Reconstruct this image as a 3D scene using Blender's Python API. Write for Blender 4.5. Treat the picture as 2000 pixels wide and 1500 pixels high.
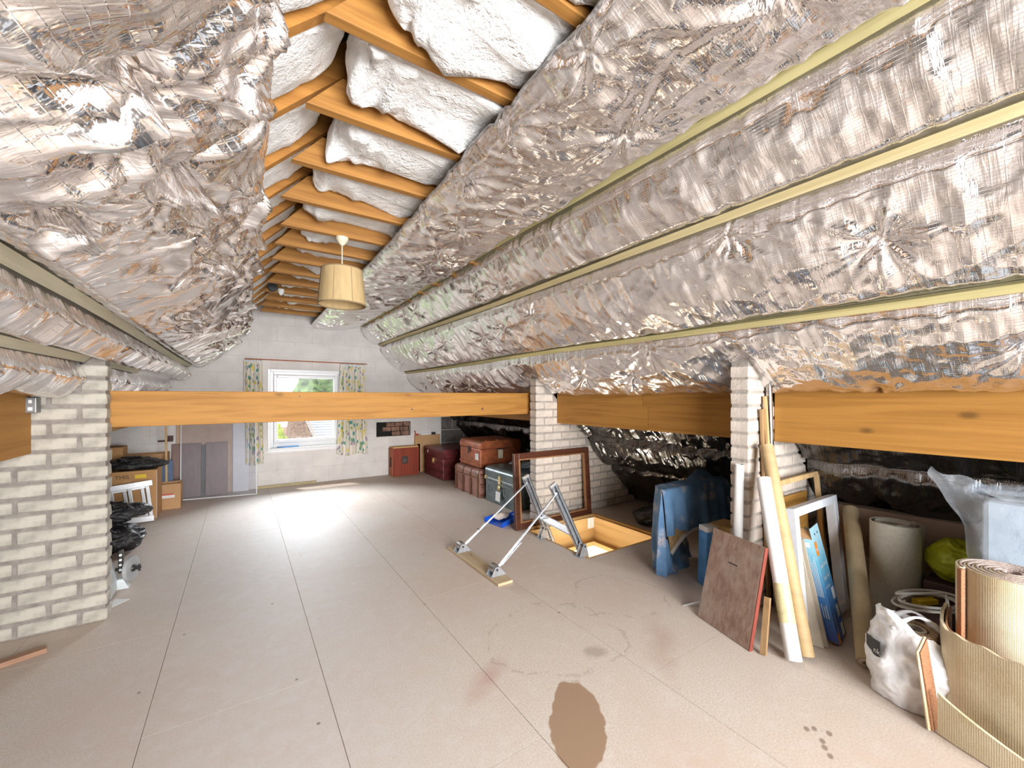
import bpy, bmesh, math, random
import numpy as np
from mathutils import Vector, Matrix, noise as mnoise

for o in list(bpy.data.objects):
    bpy.data.objects.remove(o, do_unlink=True)
SC = bpy.context.scene
COL = SC.collection
R = math.radians

# ------------------------------------------------------------------ camera
EYE = 1.24
cd = bpy.data.cameras.new('camera')
cam = bpy.data.objects.new('camera', cd)
COL.objects.link(cam)
cam.location = (0, 0, EYE)
cam.rotation_euler = (R(90), 0, -R(33.64))
cd.sensor_width = 36
cd.lens = 36 * 795 / 2000
cd.shift_y = 24 / 2000
cd.clip_start = 0.02
SC.camera = cam

# ------------------------------------------------------------------ world, sun, area lights, exposure
w = bpy.data.worlds.new('sky')
SC.world = w
w.use_nodes = True
bg = w.node_tree.nodes['Background']
bg.inputs[0].default_value = (0.95, 0.975, 1.0, 1)
bg.inputs[1].default_value = 1.1
sd = bpy.data.lights.new('sun', 'SUN')
sd.energy = 1.6
sd.angle = R(0.6)
sd.color = (1.0, 0.95, 0.87)
so = bpy.data.objects.new('sun', sd)
COL.objects.link(so)
so.rotation_euler = Vector((0.22, -0.42, -1.0)).to_track_quat('-Z', 'Y').to_euler()


def area(name, loc, target, sx, sy, power, col=(1, 1, 1)):
    d = bpy.data.lights.new(name, 'AREA')
    d.shape = 'RECTANGLE'
    d.size, d.size_y, d.energy, d.color = sx, sy, power, col
    d.spread = R(150)
    o = bpy.data.objects.new(name, d)
    COL.objects.link(o)
    o.location = loc
    o.rotation_euler = (Vector(target) - Vector(loc)).to_track_quat('-Z', 'Y').to_euler()
    return o


area('daylight_front_window', (0.9, 11.5, 4.2), (0.9, 5.0, 0.9), 9.0, 4.2, 2500, (0.92, 0.96, 1.0))
rear = area('fill_light_rear', (0.85, -1.95, 1.25), (0.85, 3.0, 1.2), 2.3, 1.7, 92, (0.97, 0.98, 1.0))  # added fill light behind the camera, shining through an invented opening
rear.data.spread = R(120)
vs = SC.view_settings
vs.view_transform = 'Standard'
vs.look = 'None'
vs.gamma = 1
vs.use_curve_mapping = False
vs.exposure = 1.08
cy = SC.cycles
cy.max_bounces, cy.diffuse_bounces, cy.glossy_bounces, cy.transmission_bounces, cy.transparent_max_bounces = 8, 5, 4, 3, 8
cy.caustics_reflective = False
cy.caustics_refractive = False

# ------------------------------------------------------------------ helpers: objects
WLOC = {}


def tag(o, label=None, cat=None, group=None, kind=None):
    if label: o['label'] = label
    if cat: o['category'] = cat
    if group: o['group'] = group
    if kind: o['kind'] = kind
    return o


def thing(name, label, cat, loc=(0, 0, 0), group=None):
    o = bpy.data.objects.new(name, None)
    COL.objects.link(o)
    o.location = loc
    o.empty_display_size = 0.05
    WLOC[o] = Vector(loc)
    return tag(o, label, cat, group)


def V(*a):
    return Vector(a)


class MB:
    def __init__(s):
        s.v, s.f = [], []

    def add(s, vs_, fs_):
        n = len(s.v)
        s.v += [tuple(p) for p in vs_]
        s.f += [tuple(i + n for i in f) for f in fs_]
        return s

    def hexa(s, p):
        return s.add(p, [(0, 3, 2, 1), (4, 5, 6, 7), (0, 1, 5, 4), (1, 2, 6, 5), (2, 3, 7, 6), (3, 0, 4, 7)])

    def box(s, x0, x1, y0, y1, z0, z1):
        return s.hexa([(x0, y0, z0), (x1, y0, z0), (x1, y1, z0), (x0, y1, z0),
                       (x0, y0, z1), (x1, y0, z1), (x1, y1, z1), (x0, y1, z1)])

    def obox(s, o, a, b, c):
        o, a, b, c = Vector(o), Vector(a), Vector(b), Vector(c)
        if a.cross(b).dot(c) < 0:
            a, b = b, a
        return s.hexa([o, o + a, o + a + b, o + b, o + c, o + a + c, o + a + b + c, o + b + c])

    def bar(s, p0, p1, w_, t, hint=(0, 0, 1)):
        p0, p1, h = Vector(p0), Vector(p1), Vector(hint)
        d = (p1 - p0)
        n = d.normalized()
        a = (h - n * h.dot(n)).normalized()
        b = n.cross(a)
        return s.obox(p0 - a * w_ / 2 - b * t / 2, a * w_, b * t, d)

    def tube(s, path, r, n=12, caps=True, closed=False):
        path = [Vector(p) for p in path]
        k = len(path)
        rings = []
        up = None
        for i, p in enumerate(path):
            if closed:
                d = path[(i + 1) % k] - path[i - 1]
            else:
                d = path[min(i + 1, k - 1)] - path[max(i - 1, 0)]
            d.normalize()
            if up is None:
                up = Vector((0, 0, 1)) if abs(d.z) < 0.9 else Vector((1, 0, 0))
            a = (up - d * up.dot(d)).normalized()
            up = a
            b = d.cross(a)
            rr = r[i] if isinstance(r, (list, tuple)) else r
            rings.append([p + (a * math.cos(2 * math.pi * j / n) + b * math.sin(2 * math.pi * j / n)) * rr for j in range(n)])
        vs_ = [q for g in rings for q in g]
        fs_ = []
        for i in range(k if closed else k - 1):
            i2 = (i + 1) % k
            for j in range(n):
                j2 = (j + 1) % n
                fs_.append((i * n + j, i * n + j2, i2 * n + j2, i2 * n + j))
        if caps and not closed:
            fs_.append(tuple(range(n - 1, -1, -1)))
            fs_.append(tuple((k - 1) * n + j for j in range(n)))
        return s.add(vs_, fs_)

    def grid(s, P, wrap=False):
        nu, nv = P.shape[:2]
        fs_ = []
        for i in range(nu - 1):
            for j in range(nv if wrap else nv - 1):
                j2 = (j + 1) % nv
                fs_.append((i * nv + j, (i + 1) * nv + j, (i + 1) * nv + j2, i * nv + j2))
        return s.add(P.reshape(-1, 3).tolist(), fs_)

    def sheet(s, P, th):
        """a grid with thickness th along its normals"""
        nu, nv = P.shape[:2]
        du = np.gradient(P, axis=0)
        dv = np.gradient(P, axis=1)
        N = np.cross(du, dv)
        N /= np.linalg.norm(N, axis=2, keepdims=True) + 1e-9
        Q = P + N * th
        s.grid(P[:, ::-1])
        s.grid(Q)
        for A, B in ((P[0], Q[0]), (Q[-1], P[-1]), (Q[:, 0], P[:, 0]), (P[:, -1], Q[:, -1])):
            s.grid(np.stack([B, A]))
        return s

    def prism(s, poly, vec):
        n = len(poly)
        poly = [Vector(p) for p in poly]
        vec = Vector(vec)
        nrm = Vector((0, 0, 0))
        for i in range(n):
            nrm += poly[i].cross(poly[(i + 1) % n])
        if nrm.dot(vec) < 0:
            poly = poly[::-1]
        vs_ = poly + [p + vec for p in poly]
        fs_ = [tuple(range(n - 1, -1, -1)), tuple(range(n, 2 * n))]
        for i in range(n):
            j = (i + 1) % n
            fs_.append((i, j, n + j, n + i))
        return s.add(vs_, fs_)

    def lathe(s, prof, c, n=24, axis=(0, 0, 1), x=(1, 0, 0)):
        """prof: (radius, height) from bottom to top; closed by small radii"""
        ax = Vector(axis).normalized()
        h = Vector(x)
        a = (h - ax * h.dot(ax))
        if a.length < 1e-4:
            h = Vector((0, 1, 0))
            a = h - ax * h.dot(ax)
        a.normalize()
        b = ax.cross(a)
        c = Vector(c)
        P = np.array([[c + ax * z + (a * math.cos(2 * math.pi * j / n) + b * math.sin(2 * math.pi * j / n)) * r
                       for j in range(n)] for r, z in prof])
        s.grid(P[:, ::-1], wrap=True)
        return s

    def build(s, name, mat, parent=None, smooth=None, bevel=0.0, label=None, subdiv=0):
        off = Vector((0, 0, 0))
        p = parent
        if p is not None:
            off = WLOC[p]
        me = bpy.data.meshes.new(name)
        if off.length > 0:
            vv = [(x - off.x, y - off.y, z - off.z) for x, y, z in s.v]
        else:
            vv = s.v
        me.from_pydata(vv, [], s.f)
        me.materials.append(mat)
        if smooth:
            me.polygons.foreach_set('use_smooth', [True] * len(me.polygons))
            if smooth != 'all':
                me.set_sharp_from_angle(angle=R(38))
        me.update()
        o = bpy.data.objects.new(name, me)
        COL.objects.link(o)
        if parent is not None:
            o.parent = parent
        WLOC[o] = off
        if bevel:
            m = o.modifiers.new('bevel', 'BEVEL')
            m.width = bevel
            m.segments = 2
            m.limit_method = 'ANGLE'
        if label:
            o['label'] = label
        return o


def B(x0, x1, y0, y1, z0, z1):
    return MB().box(x0, x1, y0, y1, z0, z1)


def struct(o):
    o['kind'] = 'structure'
    return o


def solid(name, mb, mat, label, cat, group=None, **k):
    """a thing that is one mesh; its origin goes to its base"""
    xs, ys, zs = zip(*mb.v)
    c = V((min(xs) + max(xs)) / 2, (min(ys) + max(ys)) / 2, min(zs))
    o = mb.build(name, mat, None, **k)
    o.data.transform(Matrix.Translation(-c))
    o.location = c
    WLOC[o] = c
    return tag(o, label, cat, group)


# ------------------------------------------------------------------ helpers: noise
_T = {}


def vn(u, v, seed=0):
    if seed not in _T:
        _T[seed] = np.random.RandomState(seed + 11).rand(128, 128)
    T = _T[seed]
    iu, iv = np.floor(u).astype(int), np.floor(v).astype(int)
    fu, fv = u - iu, v - iv
    fu = fu * fu * (3 - 2 * fu)
    fv = fv * fv * (3 - 2 * fv)
    a, b = T[iu % 128, iv % 128], T[(iu + 1) % 128, iv % 128]
    c, d = T[iu % 128, (iv + 1) % 128], T[(iu + 1) % 128, (iv + 1) % 128]
    return (a * (1 - fu) + b * fu) * (1 - fv) + (c * (1 - fu) + d * fu) * fv


def rg(u, v, seed=0):
    return 1 - np.abs(2 * vn(u, v, seed) - 1)


def n3(p, f=1.0, seed=0.0):
    return mnoise.noise(Vector((p[0] * f + seed, p[1] * f + seed * 1.7, p[2] * f - seed)))


# ------------------------------------------------------------------ helpers: materials
def nmat(name):
    m = bpy.data.materials.new(name)
    m.use_nodes = True
    nt = m.node_tree
    return m, nt, nt.nodes['Principled BSDF']


def node(nt, t, **k):
    n = nt.nodes.new(t)
    for a, b in k.items():
        if a.startswith('i_'):
            n.inputs[a[2:].replace('_', ' ')].default_value = b
        else:
            setattr(n, a, b)
    return n


def c4(c):
    return (c[0], c[1], c[2], 1)


def ramp(nt, fac, stops, interp='LINEAR'):
    r = nt.nodes.new('ShaderNodeValToRGB')
    r.color_ramp.interpolation = interp
    el = r.color_ramp.elements
    while len(el) < len(stops):
        el.new(0.5)
    for e, (p, c) in zip(el, stops):
        e.position = p
        e.color = c4(c)
    nt.links.new(fac, r.inputs[0])
    return r.outputs[0]


def coords(nt, scale=(1, 1, 1), world=False):
    if world:
        g = nt.nodes.new('ShaderNodeNewGeometry').outputs['Position']
    else:
        g = nt.nodes.new('ShaderNodeTexCoord').outputs['Object']
    mp = nt.nodes.new('ShaderNodeMapping')
    mp.inputs['Scale'].default_value = scale
    nt.links.new(g, mp.inputs[0])
    return mp.outputs[0]


def noise_tex(nt, vec, scale, detail=4, rough=0.55, dist=0.0):
    n = node(nt, 'ShaderNodeTexNoise', i_Scale=scale, i_Detail=detail, i_Roughness=rough, i_Distortion=dist)
    nt.links.new(vec, n.inputs['Vector'])
    return n.outputs['Fac']


def bump(nt, bsdf, h, strength=0.3, dist=0.01):
    b = node(nt, 'ShaderNodeBump', i_Strength=strength, i_Distance=dist)
    nt.links.new(h, b.inputs['Height'])
    nt.links.new(b.outputs[0], bsdf.inputs['Normal'])
    return b


def mixc(nt, fac, a, b, blend='MIX'):
    m = nt.nodes.new('ShaderNodeMix')
    m.data_type = 'RGBA'
    m.blend_type = blend
    for s_, val in ((0, fac), (6, a), (7, b)):
        if hasattr(val, 'is_linked') or hasattr(val, 'links'):
            nt.links.new(val, m.inputs[s_])
        elif s_ == 0:
            m.inputs[0].default_value = val
        else:
            m.inputs[s_].default_value = c4(val)
    return m.outputs[2]


def mth(nt, op, a, b=None, c=None):
    m = nt.nodes.new('ShaderNodeMath')
    m.operation = op
    for i, val in enumerate((a, b, c)):
        if val is None:
            continue
        if isinstance(val, (int, float)):
            m.inputs[i].default_value = val
        else:
            nt.links.new(val, m.inputs[i])
    return m.outputs[0]


def plain(name, col, rough=0.6, metal=0.0, var=0.12, scale=9, bmp=0.15, bscale=70, bdist=0.004, stretch=(1, 1, 1), col2=None, spec=None):
    m, nt, b = nmat(name)
    vec = coords(nt, stretch)
    n = noise_tex(nt, vec, scale, 3)
    c2 = col2 or tuple(x * (1 - var * 2) for x in col)
    c1 = tuple(min(1, x * (1 + var * 0.6)) for x in col)
    nt.links.new(ramp(nt, n, [(0.3, c2), (0.62, c1)]), b.inputs['Base Color'])
    b.inputs['Roughness'].default_value = rough
    b.inputs['Metallic'].default_value = metal
    if spec is not None:
        b.inputs['Specular IOR Level'].default_value = spec
    if bmp:
        bump(nt, b, noise_tex(nt, vec, bscale, 2), bmp, bdist)
    return m


def wood(name, axis, c1, c2, knots=True, rough=0.62, fine=1.0, c3=None):
    """grain runs along axis 0/1/2"""
    m, nt, b = nmat(name)
    sc = [26 * fine, 26 * fine, 26 * fine]
    sc[axis] = 1.1
    vec = coords(nt, sc)
    g = noise_tex(nt, vec, 1.0, 4, 0.62, 0.6)
    sc2 = [3.0, 3.0, 3.0]
    sc2[axis] = 0.7
    big = noise_tex(nt, coords(nt, sc2), 1.0, 3)
    col = ramp(nt, g, [(0.3, c2), (0.55, c1), (0.75, tuple(min(1, x * 1.12) for x in c1))])
    col = mixc(nt, mth(nt, 'MULTIPLY', big, 0.55), col, c3 or tuple(x * 0.72 for x in c1))
    if knots:
        sk = [4.5, 4.5, 4.5]
        sk[axis] = 2.3
        vo = node(nt, 'ShaderNodeTexVoronoi', i_Scale=1.0)
        nt.links.new(coords(nt, sk), vo.inputs['Vector'])
        k = ramp(nt, vo.outputs['Distance'], [(0.035, (1, 1, 1)), (0.10, (0, 0, 0))])
        col = mixc(nt, mth(nt, 'MULTIPLY', k, 0.8), col, tuple(x * 0.28 for x in c1))
    nt.links.new(col, b.inputs['Base Color'])
    b.inputs['Roughness'].default_value = rough
    b.inputs['Specular IOR Level'].default_value = 0.3
    bump(nt, b, g, 0.25, 0.003)
    return m


OR1, OR2 = (0.47, 0.225, 0.05), (0.30, 0.125, 0.022)
M_beam_x = wood('orange timber across', 0, OR1, OR2)
M_beam_y = wood('orange timber along', 1, OR1, OR2)
M_collar = wood('collar timber', 0, (0.43, 0.205, 0.05), (0.22, 0.09, 0.02))
M_rafter = wood('rafter timber', 0, (0.48, 0.22, 0.05), (0.30, 0.12, 0.025), knots=False)
M_batten = wood('treated batten', 1, (0.60, 0.50, 0.28), (0.45, 0.36, 0.17), knots=True)
M_batten_g = wood('greenish treated batten', 1, (0.54, 0.47, 0.23), (0.36, 0.31, 0.13), knots=True)
M_batten_l = wood('pale grey batten', 1, (0.60, 0.55, 0.40), (0.45, 0.41, 0.28), knots=True)
M_pine = wood('pine', 2, (0.70, 0.48, 0.24), (0.55, 0.33, 0.13), knots=False)
M_pine_x = wood('pine across', 0, (0.72, 0.46, 0.19), (0.58, 0.33, 0.11), knots=False)
M_pine_y = wood('pine along', 1, (0.72, 0.46, 0.19), (0.58, 0.33, 0.11), knots=False)
M_board_y = wood('pale plank', 1, (0.68, 0.52, 0.33), (0.52, 0.37, 0.21), knots=True)
M_mahog = wood('mahogany', 0, (0.105, 0.035, 0.018), (0.05, 0.016, 0.009), knots=False, rough=0.38)
M_mahog_in = wood('worn inner mahogany', 2, (0.36, 0.18, 0.08), (0.2, 0.09, 0.04), knots=False)
M_redwood = wood('red stained wood', 2, (0.32, 0.062, 0.03), (0.2, 0.032, 0.018), knots=False, rough=0.4)
M_orwood = wood('red stained end grain', 2, (0.50, 0.16, 0.07), (0.36, 0.1, 0.04), knots=False)
M_offcut = wood('offcut timber', 0, (0.42, 0.24, 0.15), (0.28, 0.15, 0.09), knots=False)
M_lath = wood('brown lath', 2, (0.40, 0.25, 0.12), (0.28, 0.16, 0.07), knots=False)
M_ply = wood('orange plywood', 0, (0.58, 0.30, 0.07), (0.42, 0.2, 0.04), knots=False)

M_brick_l = plain('pale grey brick', (0.50, 0.46, 0.39), 0.9, var=0.2, scale=11, bmp=0.5, bscale=55, bdist=0.004)
M_brick_r = plain('cream brick', (0.66, 0.575, 0.495), 0.9, var=0.12, scale=7, bmp=0.5, bscale=55, bdist=0.004)
M_mortar = plain('grey mortar', (0.30, 0.265, 0.235), 0.95, var=0.15, scale=20, bmp=0.6, bscale=90, bdist=0.004)
M_mortar_r = plain('pale grey mortar', (0.40, 0.355, 0.315), 0.95, var=0.12, scale=20, bmp=0.6, bscale=90, bdist=0.004)
M_paint = plain('white painted block', (0.82, 0.775, 0.735), 0.85, var=0.05, scale=5, bmp=0.35, bscale=60, bdist=0.004)
M_paintj = plain('white painted joint', (0.74, 0.70, 0.66), 0.9, var=0.06, scale=9, bmp=0.4, bscale=60)
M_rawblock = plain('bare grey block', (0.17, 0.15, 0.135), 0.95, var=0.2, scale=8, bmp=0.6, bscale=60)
M_upvc = plain('white plastic', (0.86, 0.86, 0.87), 0.28, var=0.01, bmp=0)
M_white = plain('white paper', (0.82, 0.81, 0.79), 0.75, var=0.03, bmp=0.05)
M_whitepaint = plain('white gloss paint', (0.72, 0.74, 0.78), 0.4, var=0.05, bmp=0.05)
M_card = plain('brown cardboard', (0.50, 0.27, 0.11), 0.85, var=0.06, scale=4, bmp=0.08)
M_card2 = plain('light brown cardboard', (0.56, 0.33, 0.16), 0.85, var=0.06, scale=4, bmp=0.08)
M_card_d = plain('dull brown cardboard', (0.30, 0.20, 0.135), 0.9, var=0.06, scale=4, bmp=0.08)
M_card_g = plain('greyish cardboard', (0.36, 0.29, 0.22), 0.9, var=0.06, scale=4, bmp=0.08)
M_ink = plain('dark ink', (0.06, 0.045, 0.035), 0.8, var=0, bmp=0)
M_inkf = plain('faded brown ink', (0.2, 0.12, 0.08), 0.8, var=0, bmp=0)
M_inkw = plain('pale blue print', (0.60, 0.72, 0.82), 0.6, var=0.0, bmp=0)
M_yellow = plain('yellow label', (0.80, 0.55, 0.03), 0.6, var=0.05, bmp=0)
M_red = plain('red print', (0.62, 0.10, 0.06), 0.6, var=0.1, bmp=0)
M_alu = plain('aluminium', (0.66, 0.67, 0.69), 0.33, 1.0, var=0.06, scale=14, bmp=0.06)
M_alu_w = plain('brushed pale aluminium', (0.80, 0.80, 0.81), 0.42, 0.85, var=0.03, bmp=0.05)
M_steel = plain('galvanised steel', (0.56, 0.585, 0.62), 0.38, 0.75, var=0.1, scale=30, bmp=0.08)
M_chrome = plain('dull chrome', (0.5, 0.49, 0.48), 0.22, 1.0, var=0.1, bmp=0)
M_black = plain('black rubber', (0.018, 0.018, 0.02), 0.5, var=0.1, bmp=0.05)
M_iron = plain('dark iron', (0.07, 0.065, 0.06), 0.5, 0.6, var=0.2, bmp=0.3)
M_greyst = plain('grey abrasive stone', (0.40, 0.40, 0.40), 0.9, var=0.1, bmp=0.6, bscale=150)
M_cast = plain('pale green grey casting', (0.66, 0.70, 0.70), 0.5, var=0.1, bmp=0.1)
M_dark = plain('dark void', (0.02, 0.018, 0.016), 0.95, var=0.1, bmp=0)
M_brass = plain('brass', (0.72, 0.55, 0.25), 0.35, 0.9, var=0.1, bmp=0)
M_sill = plain('white gloss sill', (0.84, 0.84, 0.84), 0.3, var=0.01, bmp=0)
M_blueplastic = plain('blue plastic', (0.01, 0.10, 0.62), 0.32, var=0.05, bmp=0)
M_bluepaper = plain('light blue paper', (0.10, 0.32, 0.70), 0.5, var=0.1, bmp=0.1)
M_sponge = plain('cream bristle', (0.66, 0.57, 0.48), 0.9, var=0.15, scale=30, bmp=0.8, bscale=120)
M_cream = plain('cream enamel', (0.70, 0.64, 0.48), 0.45, var=0.04, bmp=0)
M_kraft = plain('kraft paper tube', (0.50, 0.34, 0.165), 0.62, var=0.08, scale=5, bmp=0.1, stretch=(1, 1, 4))
M_tube_w = plain('white card tube', (0.80, 0.79, 0.77), 0.6, var=0.04, bmp=0.08)
M_tape = plain('yellowed clear tape', (0.66, 0.58, 0.33), 0.25, var=0.12, scale=30, bmp=0.2)
M_tan = plain('tan carpet tube', (0.40, 0.30, 0.17), 0.8, var=0.08, scale=10, bmp=0.3, bscale=200)
M_tan_in = plain('pale carpet end', (0.52, 0.45, 0.35), 0.9, var=0.1, bmp=0.2)
M_vinyl = plain('off white vinyl', (0.62, 0.57, 0.47), 0.55, var=0.05, scale=60, bmp=0.1)
M_vinyl_in = plain('beige vinyl back', (0.45, 0.36, 0.25), 0.8, var=0.06, bmp=0.1)
M_terra = plain('terracotta carpet pile', (0.42, 0.20, 0.10), 0.98, var=0.15, scale=160, bmp=0.8, bscale=300)
M_pinkpile = plain('pale pink carpet edge', (0.62, 0.50, 0.45), 0.98, var=0.15, scale=90, bmp=0.8, bscale=200)
M_sisal = plain('brown sisal carpet', (0.38, 0.25, 0.14), 0.98, var=0.3, scale=160, bmp=0.9, bscale=220)
M_ygreen = plain('yellow green plastic bag', (0.48, 0.50, 0.02), 0.38, var=0.12, bmp=0.3, bscale=20)
M_cable = plain('white cable', (0.70, 0.64, 0.57), 0.5, var=0.03, bmp=0)
M_darkcase = plain('dark brown case', (0.075, 0.032, 0.026), 0.55, var=0.2, bmp=0.2)
M_foam = plain('grey blue foam', (0.46, 0.52, 0.58), 0.9, var=0.03, bmp=0.2, bscale=200)
M_leaf = plain('green leaves', (0.16, 0.27, 0.07), 0.8, var=0.5, scale=3, bmp=0.8, bscale=8, bdist=0.1)
M_leaf2 = plain('bright green leaves', (0.36, 0.42, 0.03), 0.8, var=0.4, scale=4, bmp=0.8, bscale=8, bdist=0.1)
M_bark = plain('bark', (0.12, 0.08, 0.05), 0.9)
M_slate = plain('grey slate', (0.32, 0.33, 0.36), 0.6, var=0.1, scale=3, bmp=0.1)
M_redbrick = plain('brown brick gable', (0.30, 0.17, 0.12), 0.9, var=0.3, scale=14, bmp=0.3)
M_grass = plain('grass field', (0.2, 0.3, 0.08), 0.95, var=0.2, scale=1)
M_roofout = plain('dark roof underlay', (0.10, 0.09, 0.085), 0.9, var=0.1)
M_landing = plain('white landing paint', (0.85, 0.84, 0.80), 0.7, var=0.01, bmp=0)
M_maroon = plain('maroon painted tin', (0.185, 0.035, 0.038), 0.36, 0.15, var=0.25, scale=16, bmp=0.12, bscale=30)
M_orange = plain('orange brown painted tin', (0.43, 0.125, 0.05), 0.36, 0.15, var=0.2, scale=14, bmp=0.12, bscale=30)
M_brownfib = plain('brown fibre board', (0.40, 0.19, 0.14), 0.5, 0.0, var=0.2, scale=18, bmp=0.2, bscale=50)
M_band = plain('bent wood band', (0.17, 0.075, 0.035), 0.45, var=0.2, bmp=0.1)
M_green = plain('dark green painted tin', (0.115, 0.145, 0.145), 0.3, 0.35, var=0.2, scale=10, bmp=0.1, bscale=30)
M_green_hi = plain('worn grey green rim', (0.30, 0.34, 0.35), 0.3, 0.6, var=0.15, bmp=0)
M_tag = plain('cream paper tag', (0.74, 0.66, 0.50), 0.8, var=0.06, bmp=0)
M_leather = plain('brown leather', (0.13, 0.05, 0.03), 0.5, var=0.15)
M_cane = plain('woven cane', (0.46, 0.30, 0.14), 0.7, var=0.25, scale=120, bmp=0.8, bscale=160)
M_rim = plain('white cane rim', (0.66, 0.62, 0.57), 0.5, var=0.05, bmp=0.1)
M_shade = plain('parchment lamp shade', (0.52, 0.37, 0.18), 0.8, var=0.06, scale=30, bmp=0.15, stretch=(1, 1, 0.2))
M_trimsh = plain('brown shade trim', (0.28, 0.20, 0.11), 0.8, var=0.1)
M_logo = plain('orange logo', (0.86, 0.27, 0.02), 0.5, var=0.0, bmp=0)
M_socket = plain('grey metal socket box', (0.24, 0.24, 0.24), 0.4, 0.5, var=0.1, bmp=0.1)


def foil_mat(name, base, rough, gx, gy, tint2, grid_h=0.22, line=0.45, bs=0.32):
    m, nt, b = nmat(name)
    uv = nt.nodes.new('ShaderNodeUVMap').outputs[0]
    sx = nt.nodes.new('ShaderNodeSeparateXYZ')
    nt.links.new(uv, sx.inputs[0])

    def lines(sock, f):
        fr = mth(nt, 'FRACT', mth(nt, 'MULTIPLY', sock, f))
        return mth(nt, 'SMOOTH_MAX', mth(nt, 'SUBTRACT', 1.0, mth(nt, 'MULTIPLY', mth(nt, 'ABSOLUTE', mth(nt, 'SUBTRACT', fr, 0.5)), 15.0)), 0.0, 0.05)
    gl = mth(nt, 'MAXIMUM', lines(sx.outputs[0], gx), mth(nt, 'MULTIPLY', lines(sx.outputs[1], gy), 0.7))
    vec = coords(nt, (1, 1, 1))
    f1 = noise_tex(nt, vec, 26, 3, 0.6, 0.8)
    f2 = noise_tex(nt, vec, 90, 1)
    h = mth(nt, 'ADD', mth(nt, 'MULTIPLY', f1, 0.4), mth(nt, 'MULTIPLY', f2, 0.18))
    h = mth(nt, 'ADD', h, mth(nt, 'MULTIPLY', gl, grid_h))
    mp = nt.nodes.new('ShaderNodeMapping')
    mp.inputs['Scale'].default_value = (46, 5, 1)
    nt.links.new(uv, mp.inputs[0])
    h = mth(nt, 'ADD', h, mth(nt, 'MULTIPLY', noise_tex(nt, mp.outputs[0], 1.0, 3, 0.65, 0.9), 1.6))
    bump(nt, b, h, bs, 0.006)
    n = noise_tex(nt, vec, 3.0, 1)
    col = ramp(nt, n, [(0.35, base), (0.7, tint2)])
    col = mixc(nt, mth(nt, 'MULTIPLY', gl, line), col, (0.97, 0.96, 0.96))
    nt.links.new(col, b.inputs['Base Color'])
    b.inputs['Metallic'].default_value = 0.93
    nt.links.new(mth(nt, 'ADD', rough, mth(nt, 'MULTIPLY', f2, 0.10)), b.inputs['Roughness'])
    return m


M_foil_l = foil_mat('silver foil left', (0.93, 0.915, 0.915), 0.05, 40, 40, (0.88, 0.84, 0.83))
M_foil_r = foil_mat('silver foil right', (0.92, 0.905, 0.905), 0.05, 34, 90, (0.87, 0.83, 0.82))
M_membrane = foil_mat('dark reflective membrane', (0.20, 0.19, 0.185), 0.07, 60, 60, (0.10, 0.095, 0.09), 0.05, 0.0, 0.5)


def plastic_black(name, col=(0.012, 0.012, 0.014)):
    m, nt, b = nmat(name)
    b.inputs['Base Color'].default_value = c4(col)
    b.inputs['Roughness'].default_value = 0.22
    b.inputs['Specular IOR Level'].default_value = 0.7
    bump(nt, b, noise_tex(nt, coords(nt), 22, 5, 0.6, 1.2), 0.9, 0.02)
    return m


M_hem = plain('grey hem tape', (0.42, 0.40, 0.39), 0.45, 0.5, var=0.3, scale=60, bmp=0.4, bscale=120)
M_binbag = plastic_black('black bin bag')


def clear_mat(name, tint, alpha, rough=0.12, bmp_=0.5):
    m, nt, b = nmat(name)
    out = nt.nodes['Material Output']
    tr = node(nt, 'ShaderNodeBsdfTransparent')
    tr.inputs[0].default_value = c4(tint)
    b.inputs['Base Color'].default_value = c4(tint)
    b.inputs['Roughness'].default_value = rough
    b.inputs['Specular IOR Level'].default_value = 0.6
    vec = coords(nt)
    n = noise_tex(nt, vec, 14, 5, 0.6, 1.0)
    if bmp_:
        bump(nt, b, n, bmp_, 0.01)
    mx = nt.nodes.new('ShaderNodeMixShader')
    fac = mth(nt, 'MULTIPLY_ADD', n, alpha * 0.7, alpha * 0.65)
    nt.links.new(fac, mx.inputs[0])
    nt.links.new(tr.outputs[0], mx.inputs[1])
    nt.links.new(b.outputs[0], mx.inputs[2])
    nt.links.new(mx.outputs[0], out.inputs[0])
    return m


M_glass = clear_mat('window glass', (0.97, 0.985, 1.0), 0.06, 0.03, 0)
M_poly = clear_mat('hazy clear plastic sheet', (0.93, 0.94, 0.97), 0.07, 0.12, 0.05)
M_polybag = clear_mat('clear polythene', (0.90, 0.94, 0.98), 0.20, 0.12, 0.8)
M_milk = clear_mat('milky white polythene', (0.90, 0.90, 0.91), 0.88, 0.3, 0.6)


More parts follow.
